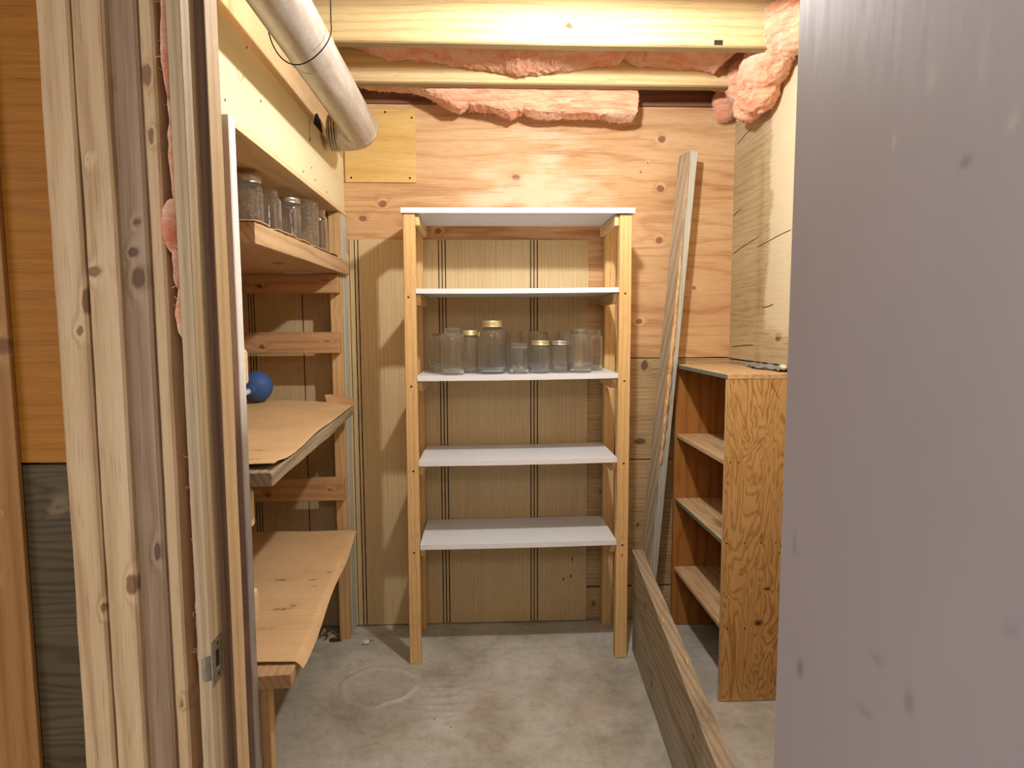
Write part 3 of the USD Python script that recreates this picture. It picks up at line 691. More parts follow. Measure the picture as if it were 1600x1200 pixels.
def door_wash(v):
    out = np.zeros(len(v))
    for (yy, zz, rx, rz, s) in ((0.5976, 1.550, 0.003, 0.006, 0.6), (0.4603, 1.527, 0.004, 0.005, 0.7), (0.5502, 1.590, 0.006, 0.012, 0.35), (0.4925, 1.580, 0.003, 0.02, 0.3), (0.7359, 1.662, 0.002, 0.003, 0.6)):
        out = np.maximum(out, s * np.exp(-((v[:, 1] - yy) / rx) ** 2 - ((v[:, 2] - zz) / rz) ** 2))
    edge = np.exp(-((v[:, 1] - .792) / .0025) ** 2) * (meshkit.fbm(v * np.array([1, 1, 14.0]), 3, 4) > .5) * .5
    return np.maximum(out, edge * (v[:, 2] < .75))


dm = bd(.382, .417, .075, .792, .012, 2.03, "z", b=.0015, cs=.0045, step=.008, wob=.0003, seed=3)
part(door, "door_leaf", dm, DOORGREY, attrs={"stain": door_stain, "wash": door_wash})
for zz in (.25, 1.02, 1.80):
    hg = tube([(.427, .797, zz - .045), (.427, .797, zz + .045)], .006, 10)
    part(door, "hinge", join(hg, bd(.418, .424, .765, .797, zz - .045, zz + .045, "z", b=.0004)), STEEL)

# ---- bulkhead box above the left shelves
bulk = thing("trim_2", "boxed plywood bulkhead along the left of the ceiling", "bulkhead", kind="structure")
part(bulk, "face_board", bd(-.617, -.605, .95, YB - .001, 1.880, 2.108, "y", b=.001, cs=.02, step=.05, wob=.001, seed=2), SOFFIT)
part(bulk, "bottom_board", bd(XL + .001, -.601, .95, YB - .001, 1.862, 1.8775, "y", b=.001), SOFFIT_BACK)
part(bulk, "bottom_edge", bd(-.6015, -.5985, .95, YB - .002, 1.8625, 1.877, "y", b=.0006), SOFFIT_EDGE)
part(bulk, "upper_board", bd(-.640, -.6285, .95, YB - .001, 2.0, ZJ - .001, "y", b=.001), SOFFIT_BACK)
for (y_, z_) in ((1.839, 1.996), (2.348, 1.941), (1.587, 1.913), (1.746, 2.098), (2.239, 1.902), (2.396, 1.91), (2.565, 1.901)):
    s_ = trimesh.creation.icosphere(1, .004); s_.apply_scale((.3, .5, 1)); s_.apply_translation((-.6045, y_, z_))
    part(bulk, "nail", s_, NAIL)
y_ = 2.337
part(bulk, "drip_mark", join(tube([(-.6046, y_, 2.10), (-.6046, y_, 2.045)], .0008, 6), tube([(-.6046, y_, 2.045), (-.6042, y_, 2.03)], np.array([.001, .003]), 6)), NAIL)

# ================================================================== THINGS
# ---- grooved panelling sheets on the lower back wall
def panelling(x0, x1, z0, z1, groups, label):
    t = thing("wall_panel", label, "panelling sheet", ((x0 + x1) / 2, YB - .004, z0))
    gs = sorted(g for g in groups if x0 + .004 < g < x1 - .004)
    xs, ys = [x0], [0.0]
    for g in gs:
        xs += [g - .0027, g - .0018, g + .0018, g + .0027]; ys += [0, .0022, .0022, 0]
    xs.append(x1); ys.append(0.0)
    sec = np.array([(x, YB - .0065 + y) for x, y in zip(xs, ys)] + [(x1, YB - .0008), (x0, YB - .0008)])
    zz = np.linspace(z0, z1, 12)
    tri = trimesh.creation.extrude_polygon(sg.Polygon(sec), z1 - z0, engine="earcut")
    tri.apply_translation((0, 0, z0))
    bodyp = part(t, "sheet", tri, PANEL)
    for g in gs:
        part(t, "groove", bd(g - .0019, g + .0019, YB - .0046, YB - .0040, z0 + .001, z1 - .001, "z", b=.0001), PANEL_LINE)
    return t


G3 = lambda c, s=.0148: [c - s, c, c + s]
wp = panelling(-.588, .467, .006, 1.762, G3(-.184) + G3(.224) + [-.567, -.552], "large sheet of brown grooved panelling behind the white shelf unit")
panelling(-1.066, -.592, .006, 1.70, G3(-1.022, .012) + [-.80], "narrow sheet of grooved panelling behind the left shelving")
for (x_, z_) in ((.40, .30), (.395, .22), (.36, .205)):
    s_ = trimesh.creation.icosphere(1, .004); s_.apply_scale((.7, .15, 2.2)); s_.apply_translation((x_, YB - .0066, z_))
    part(wp, "nick", s_, PANEL_LINE)

# ---- patch board under the duct
pt = thing("patch_panel", "square yellowish plywood patch screwed to the back wall beside the duct", "plywood patch", (-.445, YB - .006, 2.007))
part(pt, "panel", bd(-.598, -.291, YB - .009, YB - .0005, 2.007, 2.318, "x", b=.001), PATCH)
for x_, z_ in ((-.42, 2.303), (-.306, 2.28), (-.572, 2.026), (-.318, 2.026)):
    s_ = trimesh.creation.icosphere(2, .0045); s_.apply_scale((1, .3, 1)); s_.apply_translation((x_, YB - .0092, z_))
    part(pt, "screw", s_, SCREW, smooth=True)

# ---- insulation
def fuzz(parent, mesh_, count, seed):
    """loose glass fibres standing off the wool"""
    g = np.random.default_rng(seed)
    pts, fi = trimesh.sample.sample_surface(mesh_, count, seed=seed)
    nn = mesh_.face_normals[fi]
    d1 = nn * .7 + g.normal(0, .6, (count, 3)); d1 /= np.linalg.norm(d1, axis=1, keepdims=True)
    d2 = d1 + g.normal(0, .7, (count, 3)) - np.array([0, 0, .3]); d2 /= np.linalg.norm(d2, axis=1, keepdims=True)
    L = g.uniform(.004, .013, (count, 1))
    P = np.stack([pts - nn * .001, pts + d1 * L * .5, pts + d1 * L * .5 + d2 * L * .6], 1).reshape(-1, 3) - BASE[parent]
    path = parent + "/" + numbered(parent, "loose_fibres")
    c = UsdGeom.BasisCurves.Define(stage, path)
    c.CreateTypeAttr("linear")
    c.CreatePointsAttr(Vt.Vec3fArray.FromNumpy(P.astype(np.float32)))
    c.CreateCurveVertexCountsAttr(Vt.IntArray.FromNumpy(np.full(count, 3, np.int32)))
    c.CreateWidthsAttr(Vt.FloatArray.FromNumpy(np.full(len(P), .0006, np.float32)))
    c.SetWidthsInterpolation("vertex")
    UsdShade.MaterialBindingAPI.Apply(c.GetPrim()).Bind(FIBRE)
    c.GetPrim().SetCustomDataByKey("kind", "stuff")


FIBRE = plain("glass_fibre", (252, 206, 178), .9, .1)


def insul(name, label, xs, ztop, zbot, y0, y1, seed, amp=.03, n=110, taper=.02, cut=(False, False)):
    """a batt running along x: xs/zbot control its hanging underside"""
    X = np.linspace(xs[0], xs[-1], int((xs[-1] - xs[0]) / .005))
    zb = np.interp(X, xs, zbot)
    zt = np.interp(X, xs, ztop) if np.ndim(ztop) else np.full(len(X), ztop)
    th = np.arange(n) * 2 * np.pi / n
    c, s = np.cos(th), np.sin(th)
    cy, cz = np.sign(c) * np.abs(c) ** .3, np.sign(s) * np.abs(s) ** .3
    yc, ry = (y0 + y1) / 2, (y1 - y0) / 2
    v = np.zeros((len(X), n, 3))
    v[:, :, 0] = X[:, None]
    endk = np.ones(len(X))
    if not cut[0]:
        endk *= np.clip((X - X[0]) / .05, .05, 1) ** .5
    if not cut[1]:
        endk *= np.clip((X[-1] - X) / .05, .05, 1) ** .5
    v[:, :, 1] = yc + ry * cy[None] * endk[:, None]
    v[:, :, 2] = (zt + zb)[:, None] / 2 + ((zt - zb) / 2)[:, None] * cz[None] * endk[:, None]
    nrm = np.stack([np.zeros(n), cy, cz], 1); nrm /= np.linalg.norm(nrm, axis=1, keepdims=True)
    pth = v.reshape(-1, 3)
    d_ = (meshkit.fbm(pth * np.array([7, 9, 16.0]) + seed, 3, seed) - .5) * 2 * amp
    lay = meshkit.fbm(pth * np.array([3, 6, 55.0]) + seed * 2, 3, seed + 3)
    d_ += (np.abs(lay - .5) * -2 + .3) * amp * 1.3 + (meshkit.fbm(pth * 70, 3, seed + 9) - .5) * amp * 1.1
    vv = pth + np.tile(nrm, (len(X), 1)) * d_[:, None]
    vv[:, 0] += (meshkit.fbm(pth * np.array([4, 20, 30.0]), 3, seed + 21) - .5) * .03
    vv = vv.reshape(len(X), n, 3)
    m_ = len(X)
    i, j = np.meshgrid(np.arange(m_ - 1), np.arange(n), indexing="ij")
    q = np.stack([i * n + j, i * n + (j + 1) % n, (i + 1) * n + (j + 1) % n, (i + 1) * n + j], -1).reshape(-1, 4)
    f = np.vstack([q[:, [0, 2, 1]], q[:, [0, 3, 2]]])
    k = np.arange(n)
    V = np.vstack([vv.reshape(-1, 3), vv[0].mean(0)[None], vv[-1].mean(0)[None]])
    f = np.vstack([f, np.stack([np.full(n, m_ * n), k, (k + 1) % n], 1), np.stack([np.full(n, m_ * n + 1), (m_ - 1) * n + (k + 1) % n, (m_ - 1) * n + k], 1)])
    t = thing(name, label, "insulation", (V[:, 0].mean(), yc, float(V[:, 2].min())))
    part(t, "batt", (V, f[:, ::-1]), PINK, smooth=True)
    fuzz(t, trimesh.Trimesh(V, f[:, ::-1], process=False), 5000, seed)
    return t


insul("insulation_batt", "pink fibreglass batt sagging between the two ceiling joists", [-.60, -.49, -.43, -.36, -.28, -.2, -.05, .05, .14, .25, .35, .45, .53, .56, .62, .75, .85, .92, .965],
      2.54, [2.475, 2.455, 2.43, 2.41, 2.42, 2.405, 2.385, 2.375, 2.362, 2.37, 2.38, 2.395, 2.405, 2.43, 2.395, 2.40, 2.385, 2.37, 2.37], 2.315, 2.622, 3, amp=.016)
insul("insulation_batt", "pink fibreglass batt hanging from behind the joist against the back wall", [-.56, -.50, -.37, -.24, -.15, -.10, -.06, .02, .12, .17, .23, .34, .45, .56, .635],
      [2.40, 2.44, 2.46, 2.46, 2.46, 2.46, 2.46, 2.46, 2.46, 2.46, 2.46, 2.46, 2.45, 2.43, 2.385], [2.385, 2.375, 2.355, 2.335, 2.295, 2.265, 2.29, 2.275, 2.25, 2.268, 2.25, 2.255, 2.255, 2.25, 2.25], 2.688, 2.80, 8, amp=.014, cut=(False, True))


def blob(name, label, ells, seed, amp=.02, lay=(10, 10, 40), fz=3500):
    import manifold3d as m3
    M_ = None
    for (c, rad) in ells:
        s_ = m3.Manifold.sphere(1.0, 48).scale(rad).translate(c)
        M_ = s_ if M_ is None else M_ + s_
    M_ = M_.refine_to_length(.008)
    mm = M_.to_mesh()
    t_ = trimesh.Trimesh(mm.vert_properties[:, :3], mm.tri_verts, process=True)
    trimesh.smoothing.filter_taubin(t_, iterations=12)
    v = np.array(t_.vertices); nn = np.array(t_.vertex_normals)
    d_ = (meshkit.fbm(v * 11 + seed, 3, seed) - .5) * 2.4 * amp
    l_ = meshkit.fbm(v @ np.array([[1, 0, 0], [0, .8, .6], [0, -.6, .8]]) * np.array(lay) + seed, 3, seed + 3)
    d_ += (.3 - np.abs(l_ - .5) * 2) * amp * 1.5 + (meshkit.fbm(v * 70, 3, seed + 9) - .5) * amp * 1.1
    t_.vertices = v + nn * d_[:, None]
    t = thing(name, label, "insulation", (float(v[:, 0].mean()), float(v[:, 1].mean()), float(v[:, 2].min())))
    part(t, "wool", t_, PINK, smooth=True)
    fuzz(t, t_, fz, seed)
    return t


blob("insulation_clump", "ragged clump of pink fibreglass spilling down the right side wall", [((1.05, 2.27, 2.40), (.075, .17, .10)), ((1.045, 2.43, 2.335), (.085, .16, .09)), ((1.055, 2.60, 2.36), (.062, .12, .11)), ((1.05, 2.48, 2.255), (.065, .10, .06)), ((1.05, 2.58, 2.24), (.05, .08, .05)), ((1.01, 2.72, 2.385), (.075, .05, .022))], 12, amp=.016)
blob("insulation_bundle", "small rolled bundle of pink insulation tucked in the back corner", [((1.055, 2.825, 2.345), (.055, .045, .055)), ((1.05, 2.83, 2.30), (.04, .04, .03))], 17, amp=.007)
cavity = [((-.381, .862, .3 + .22 * k + .03 * (k % 2)), (.0095, .03, .15)) for k in range(10)]
blob("insulation_strip", "pink insulation poking out of the gap between studs and door jamb", cavity + [((-.3805, .822, 1.503), (.0105, .024, .034)), ((-.378, .826, 1.455), (.006, .02, .03)), ((-.3775, .832, 1.40), (.006, .02, .035)), ((-.381, .835, 1.72), (.006, .02, .10)), ((-.380, .838, 1.60), (.006, .02, .08))], 23, amp=.002, fz=500)

# ---- duct
dx, dz, dr = -.456, 2.118, .0635
du = thing("duct", "round galvanised steel duct running along the ceiling above the shelves", "duct", (dx, 1.9, dz - dr))
ye = 2.545
yy = np.linspace(.95, ye - .07, 24)
part(du, "pipe", tube([(dx, y, dz) for y in yy], dr, 48), GALV, smooth=35)
R_ = .07
el = [(dx - R_ + R_ * math.cos(t), ye - .07 + R_ * math.sin(t), dz) for t in np.linspace(0, math.pi / 2, 7)]
part(du, "elbow", tube([(dx, ye - .075, dz)] + el + [(dx - R_ - .02, ye, dz)], dr + .0012, 48), GALV, smooth=20)
for k in range(4):
    an = np.linspace(0, 2 * np.pi, 40, endpoint=False)
    xx = dx - R_ - .022 - .010 * k
    part(du, "corrugation", tube(np.stack([np.full(40, xx), ye + (dr - .001) * np.cos(an), dz + (dr - .001) * np.sin(an)], 1), .005, 8, closed=True), STEEL, smooth=True)
sm = tube([(dx - dr * math.cos(.9), y, dz - dr * math.sin(.9) - .0008) for y in (1.0, 1.7, ye - .08)], .0016, 6)
part(du, "seam", sm, GALV)
an = np.linspace(0, 2 * np.pi, 40, endpoint=False)
for y_ in (1.80,):
    part(du, "joint_bead", tube(np.stack([dx + (dr + .0005) * np.cos(an), np.full(40, y_), dz + (dr + .0005) * np.sin(an)], 1), .0015, 6, closed=True), GALV, smooth=True)
hw = thing("hanger_wire", "thin black wire looped loosely under the duct", "wire", (dx, 1.70, 2.03))
an = np.linspace(math.pi * .92, math.pi * 2.08, 30)
lp = [(dx + .078 * math.cos(t), 1.70 + .02 * math.sin(t * 2), dz + .004 + .082 * math.sin(t)) for t in an]
part(hw, "loop", tube([(dx - .08, 1.74, 2.335)] + lp + [(dx + .075, 1.72, 2.335)], .0016, 6), WIRE, smooth=True)
dh = thing("duct_opening", "dark opening in the bulkhead behind the duct elbow", "opening", (-.626, ye, dz - .07), kind=None)
part(dh, "cut_edge", tube(np.stack([np.full(40, -.6275), ye + .072 * np.cos(an := np.linspace(0, 2 * np.pi, 40, endpoint=False)), dz + .072 * np.sin(an)], 1), .004, 8, closed=True), SOFFIT_EDGE)
part(dh, "recess", tube([(-.6284, ye, dz), (-.6270, ye, dz)], .071, 40), DARK_HOLE)

# ---- left shelving
sh = thing("shelving", "rough built-in wooden shelving along the left wall", "shelving", (-.83, 2.2, 0))


def pp(name, mesh, mat, label=None, **k):
    return part(sh, name, mesh, mat, label=label, **k)


pp("post", bd(-.665, -.572, 1.520, 1.557, 0, 1.8615, "z", b=.0025, cs=.01, step=.02, wob=.0012, seed=31), POSTPAINT, "front post with worn white paint", attrs={"stain": lambda v: np.clip((1.42 - v[:, 2]) / .35, 0, 1) * .75})
pp("post", bd(-.651, -.604, 2.760, 2.797, 0, 1.861, "z", b=.002, cs=.02, step=.03, wob=.001, seed=32), POST_FAR, attrs={"knot": knots(((-.62, None, 1.45), (.012, 1, .01)))})
pp("post", bd(-.646, -.600, 2.7985, 2.8775, 0, 1.861, "z", b=.002), GREY_PALE, "grey weathered back post")
pp("post", bd(-.80, -.706, 1.812, 1.849, 0, 1.86, "z", b=.002), PINE_GREY)
pp("foot", bd(-.62, -.553, 1.575, 1.61, 0, .474, "z", b=.002), POST_FAR)
for (x1, y0, z0, z1) in ((-.606, 2.719, 1.521, 1.6026), (-.608, 2.719, 1.270, 1.359), (-.606, 2.719, .638, .736)):
    pp("cleat", bd(-1.066, x1, y0, y0 + .038, z0, z1, "x", b=.003, cs=.012, step=.02, wob=.0012, seed=int(z0 * 100)), PINE_X, attrs={"knot": knots(((-.93, None, z0 + .03), (.018, 1, .012)), ((-.66, None, z0 + .05), (.014, 1, .008)))})
for (x1, y0, z0, z1) in ((-.664, 1.770, 1.508, 1.6005), (-.655, 1.770, 1.222, 1.320), (-.592, 1.60, .872, .972), (-.590, 1.60, .617, .708)):
    pp("cleat", bd(-1.066, x1, y0, y0 + .038, z0, z1, "x", b=.006), SOFFIT_EDGE)


def plank_between(xa, xb, y0, y1, za, zb, w, t, mat, label=None, knot=None, seed=0, wob=.0015):
    """top right edge runs from (xa,y0,za) to (xb,y1,zb)"""
    d_ = np.array([xb - xa, y1 - y0, zb - za]); L = np.linalg.norm(d_); ez = d_ / L
    ex = np.array([1.0, 0, 0]); ex -= ez * (ex @ ez); ex /= np.linalg.norm(ex)
    ey = np.cross(ez, ex)     # points down-ish or up
    upv = ey if ey[2] > 0 else -ey
    o = np.array([xa, y0, za]) - ex * w / 2 - upv * t / 2
    return pp("shelf_plank", place(board(L, w, t, b=.002, cs=.012, step=.02, wob=wob, seed=seed), o, ez, ex), mat, label, attrs={"knot": knots(*(knot or []))})


# top shelf: thick front rail and two planks
plank_between(-.607, -.582, 1.765, 2.835, 1.661, 1.661, .05, .058, PINE_Y, seed=41)
plank_between(-.6585, -.6335, 1.768, 2.715, 1.655, 1.655, .19, .052, PINE_Y, seed=42, knot=[((-.72, 2.3, None), (.02, .04, 1))])
plank_between(-.8515, -.8265, 1.768, 2.715, 1.655, 1.655, .205, .052, PINE_Y, seed=43)
# middle shelf
plank_between(-.525, -.556, 1.575, 2.715, 1.024, 1.046, .09, .036, PINE_Y_GREY, "rough greyed front plank", seed=44, wob=.003)
plank_between(-.618, -.6485, 1.60, 2.715, 1.022, 1.044, .21, .036, PINE_Y, seed=45)
plank_between(-.831, -.8615, 1.60, 2.715, 1.022, 1.044, .19, .036, PINE_Y, seed=46)
# bottom shelf
plank_between(-.492, -.575, 1.56, 2.715, .512, .505, .115, .037, PINE_Y, seed=47)
plank_between(-.61, -.693, 1.60, 2.715, .511, .504, .2, .036, PINE_Y, seed=48)
plank_between(-.815, -.898, 1.60, 2.715, .511, .504, .16, .036, PINE_Y, seed=49)


# ---- cardboard liners
def liner(label, P, nu, nv, stain=None, th=.0028):
    m_ = grid_sheet(P, nu, nv, th, (0, 0, 1))
    t = thing("cardboard_liner", label, "cardboard sheet", tuple(m_[0].mean(0) * [1, 1, 0] + [0, 0, m_[0][:, 2].min()]))
    part(t, "sheet", m_, CARD, attrs={"stain": stain or (lambda v: np.zeros(len(v)))}, smooth=25)
    return t


def P1(u, w):
    x = -1.03 + u * (.424 + .022 * w + .004 * np.sin(w * 31) * (u > .9) + .003 * np.sin(w * 77) * (u > .9))
    y = 1.762 + w * .945
    return np.stack([x, y, 1.6648 + .0022 * np.sin(w * 14 + u * 3) * u + .004 * (u > .97) * np.sin(w * 23) ** 2], -1)


def P2(u, w):
    x = -1.04 + u * (.512 - .03 * w + .004 * np.sin(w * 9) * u)
    y = 1.605 + w * 1.10
    z = 1.0315 + .0205 * w + .004 * np.sin(u * 5 + w * 7) ** 2 * u + .008 * np.exp(-((w - .02) / .05) ** 2) * u + .026 * np.clip((w - .55) / .4, 0, 1) ** 1.5 * np.clip((.93 - u) / .5, 0, 1) ** .7
    return np.stack([x, y, z], -1)


def P3(u, w):
    edge = .565 - .075 * w
    x = -1.04 + u * edge + .003 * np.sin(w * 11) * u
    y = 1.606 + w * 1.10
    over = np.clip((x + .490 + .083 * (y - 1.56) / 1.155) / .024, 0, 1.2)
    z = .5175 - .007 * w + .002 * np.sin(u * 6 + w * 9) ** 2 - .026 * over ** 1.4 * (1.15 - w) + .003 * np.exp(-((w) / .03) ** 2)
    return np.stack([x, y, z], -1)


def st3(v):
    o = np.zeros(len(v))
    n = meshkit.fbm(v * np.array([40, 40, 0.0]), 3, 3)
    for (x, y, rx, ry) in ((-.63, 1.93, .022, .008), (-.645, 1.80, .03, .004), (-.60, 1.95, .008, .012), (-.60, 2.16, .009, .006), (-.555, 2.22, .006, .006), (-.66, 1.70, .004, .004), (-.575, 2.10, .006, .004), (-.63, 2.1, .004, .004), (-.70, 2.16, .03, .004), (-.56, 1.66, .004, .003), (-.62, 1.66, .003, .002), (-.53, 2.3, .003, .003)):
        o = np.maximum(o, np.exp(-((v[:, 0] - x) / rx) ** 2 - ((v[:, 1] - y) / ry) ** 2))
    return np.clip(o * 1.6, 0, 1)


def st2(v):
    o = np.zeros(len(v))
    for (x, y, rx, ry) in ((-.60, 1.66, .03, .004), (-.63, 1.80, .016, .004), (-.60, 1.78, .005, .006), (-.57, 1.82, .004, .004), (-.66, 1.9, .004, .006), (-.62, 1.64, .05, .006)):
        o = np.maximum(o, np.exp(-((v[:, 0] - x) / rx) ** 2 - ((v[:, 1] - y) / ry) ** 2))
    return np.clip(o * 1.5, 0, 1)


liner("thin cardboard liner with a frayed edge on the top left shelf", P1, 40, 90)
c2 = liner("wavy cardboard liner on the middle left shelf with a curled end flap", P2, 36, 80, st2)
c3 = liner("stained cardboard liner drooping over the edge of the bottom left shelf", P3, 60, 90, st3)
flapP = lambda u, w: np.stack([-.66 + u * .118 - .008 * w, 2.70 - .012 * w + .01 * np.sin(u * 2.5), 1.0535 + .045 * w - .012 * u * w + .004 * np.sin(u * 6)], -1)
part(c2, "end_flap", grid_sheet(flapP, 16, 8, .0028, (0, -1, 0)), CARD, smooth=25)
tornP = lambda u, w: np.stack([-.70 + .22 * u, 2.705 + .004 * w + .003 * np.sin(u * 7), .513 + .012 * w + .012 * w * np.sin(u * 5 + 1)], -1)

# ---- plunger on the middle left shelf
pc = np.array([-.925, 2.63, 1.1405])
hd = np.array([-.03, -.99, -.12]); hd /= np.linalg.norm(hd)
pg = thing("plunger", "blue rubber ball plunger with a white handle on the middle left shelf", "plunger", (pc[0], pc[1], 1.0775))
prof = []
for t in np.linspace(0, math.pi * .90, 30):
    rr, zz = math.sin(t) * .063, -math.cos(t) * .058
    rr *= 1 + .012 * math.cos(t * 16)
    prof.append((rr, zz))
prof += [(.020, .060), (.020, .078), (.016, .080), (0, .080)]
bm = lathe(prof, 40)
zax = hd; xax = np.cross([0, 0, 1.0], zax); xax /= np.linalg.norm(xax); yax = np.cross(zax, xax)
Rm = np.stack([xax, yax, zax])
bm.vertices = np.array(bm.vertices) @ Rm + pc
part(pg, "rubber_cup", bm, RUBBER, smooth=40)
part(pg, "collar", tube([pc + hd * .072, pc + hd * .088], .0165, 20), RUBBER, smooth=40)
part(pg, "handle", tube([pc + hd * .08, pc + hd * .50], .0105, 20), WHITE_PLASTIC, smooth=40)

# ---- white shelf unit
ws = thing("shelf_unit", "freestanding shelf unit of pine legs and five white shelves", "shelf unit", (.135, 2.70, 0))
KL = [((None, None, 1.40), (.02, .02, .012)), ((None, None, 1.02), (.008, .02, .01)), ((None, None, .62), (.01, .02, .009))]


def leg(x0, x1, y0, y1, tilt, seed):
    m_ = bd(x0, x1, y0, y1, 0.0, 1.816, "z", b=.0025, cs=.012, step=.02, wob=.0012, seed=seed)
    v = m_[0]
    v[:, 0] += tilt * (v[:, 2] - .9)
    kz = rng.uniform(.2, 1.7, 4)
    ks = [((x0 + rng.uniform(.005, .04), None, z_), (rng.uniform(.003, .007), 1, rng.uniform(.004, .009))) for z_ in kz]
    return part(ws, "leg", (v, m_[1]), PINE_SHELF, attrs={"knot": knots(*ks)})


lf = [leg(-.313, -.267, 2.530, 2.576, .003, 51), leg(.535, .584, 2.536, 2.580, .0, 52), leg(-.316, -.269, 2.828, 2.873, .004, 53), leg(.533, .582, 2.828, 2.873, .0, 54)]


def white_shelf(x0, x1, y0, y1, z0, z1, rise, sag=0.0):
    nx = 30
    P = lambda u, w: np.stack([x0 + (x1 - x0) * u, y0 + (y1 - y0) * w, z1 + rise * (u - .5) - sag * np.sin(np.pi * u)], -1)
    s_ = part(ws, "shelf_board", grid_sheet(P, nx, 8, z1 - z0, (0, 0, 1)), WHITE)
    Pe = lambda u, w: np.stack([x0 + (x1 - x0) * u, np.full_like(u, y0 - .0004), z0 + .0002 + (z1 - z0 - .0004) * w + rise * (u - .5) - sag * np.sin(np.pi * u)], -1)
    part(s_, "edge_band", grid_sheet(Pe, nx, 2, .0008, (0, -1, 0)), WHITE_EDGE)


white_shelf(-.317, .593, 2.522, 2.850, 1.817, 1.8375, .002)
for (z0, z1, rise) in ((1.511, 1.5305, .004), (1.169, 1.1895, .006), (.827, .8465, .006), (.484, .5045, .006)):
    white_shelf(-.2655, .5335, 2.531, 2.872, z0, z1, rise, .002)
    for sx in (0, 1):
        x0, x1 = ((-.2665, -.2485), (.516, .5345))[sx]
        dzr = rise * (-.5 if sx == 0 else .5) - .0006
        poly = sg.Polygon([(2.545, z0 - .012), (2.575, z0 - .043), (2.84, z0 - .043), (2.872, z0 - .012), (2.872, z0 - .001), (2.545, z0 - .001)]).buffer(-.004).buffer(.0035)
        bm = trimesh.creation.extrude_polygon(poly, x1 - x0, engine="earcut")
        bv = np.array(bm.vertices)
        bm.vertices = np.stack([x0 + bv[:, 2], bv[:, 0], bv[:, 1] + dzr - .0005], 1)
        bm.fix_normals()
        part(ws, "bracket", bm, PINE_SHELF_Y)
for sx in (0, 1):
    x0, x1 = ((-.2665, -.2485), (.516, .5345))[sx]
    part(ws, "bracket", bd(x0, x1, 2.545, 2.872, 1.772, 1.8155, "y", b=.003), PINE_SHELF_Y)
for (x_, z_) in ((-.294, 1.495), (-.289, 1.145), (-.287, .805), (-.290, .470), (.560, 1.508), (.560, 1.160), (.561, .824), (.560, .484)):
    s_ = trimesh.creation.icosphere(2, .0042); s_.apply_scale((1, .3, 1)); s_.apply_translation((x_, 2.5295 + (.0062 if x_ > 0 else 0), z_))
    part(ws, "screw", s_, SCREW, smooth=True)


# ---- jars
def jar(name_label, base, R0, H, neck, lid=None, neck_h=.022, shoulder=.03, square=False, cut=False, inverted=False, group=None, cat="glass jar"):
    x, y, z = base
    t = thing("glass_jar", name_label, cat, (x, y, z), group=group)
    hb = H - neck_h - shoulder
    pr = [(0, .004), (R0 * .55, .004), (R0 * .78, .0005), (R0 * .90, .0015), (R0 * .985, .008), (R0, .016)]
    for s_ in np.linspace(.15, 1, 6):
        pr.append((R0 * (1 - .012 * math.sin(s_ * math.pi)), .016 + (hb - .016) * s_))
    for a_ in np.linspace(.15, 1, 7) * math.pi / 2:
        pr.append((neck + (R0 - neck) * math.cos(a_) ** .8 if a_ < math.pi / 2 else neck, hb + shoulder * math.sin(a_)))
    zt = H - neck_h
    for k in range(3):
        zz = zt + neck_h * (.18 + .24 * k)
        pr += [(neck - .0004, zz - .0022), (neck + .0014, zz), (neck - .0004, zz + .0022)]
    pr += [(neck, H - .003), (neck - .0012, H), (neck - .0034, H), (neck - .0042, H - .004), (neck - .0044, H - .012)]
    wl = .0026                                   # inner wall, from the rim down to the thick base
    pr[-1] = (neck - wl - .001, H - .006)
    pr += [(neck - wl - .001, zt)]
    for a_ in np.linspace(1, 0, 7) * math.pi / 2:
        pr.append((neck - wl + (R0 - neck) * max(0.0, math.cos(a_)) ** .8 - .0006, hb - .002 + (shoulder - .001) * math.sin(a_)))
    pr += [(R0 - wl - .0006, hb * .6), (R0 - wl - .0004, .022), (R0 - wl - .004, .0135), (R0 * .8, .0095), (R0 * .5, .0090), (0, .0088)]
    b_ = lathe(pr, 48)
    v = np.array(b_.vertices)
    if square:
        an_ = np.arctan2(v[:, 1], v[:, 0]); k_ = np.clip(np.hypot(v[:, 0], v[:, 1]) / R0, 0, 1) ** 6
        sc = 1 + .07 * np.cos(4 * an_ + math.pi) * k_
        v[:, 0] *= sc; v[:, 1] *= sc
    if inverted:
        v[:, 2] = H - v[:, 2]; v[:, 1] *= -1
    b_.vertices = v + np.array([x, y, z + .0006])
    part(t, "glass_body", b_, GLASS_CUT if cut else GLASS, smooth=50)
    if lid is not None:
        mat_ = {"gold": LIDGOLD, "silver": LIDSILVER, "white": LIDWHITE}[lid]
        lh = neck_h * .78
        lp = [(0, H + .0016), (neck - .003, H + .0016), (neck - .001, H + .003), (neck + .0022, H + .0022), (neck + .0034, H - .001)]
        for k in range(3):
            lp += [(neck + .0030, H - lh * (.25 + .22 * k)), (neck + .0038, H - lh * (.33 + .22 * k))]
        lp += [(neck + .0042, H - lh), (neck + .0022, H - lh), (neck + .0020, H - .002), (0, H + .0006)]
        l_ = lathe(lp, 48)
        v = np.array(l_.vertices)
        if inverted:
            v[:, 2] = H - v[:, 2]; v[:, 1] *= -1
        l_.vertices = v + np.array([x, y, z + .0006])
        part(t, "lid", l_, mat_, smooth=40)
    return t


def shelf_top(x):
    u = (x + .2655) / .799
    return 1.1895 + .006 * (u - .5) - .002 * math.sin(math.pi * u) + .0004


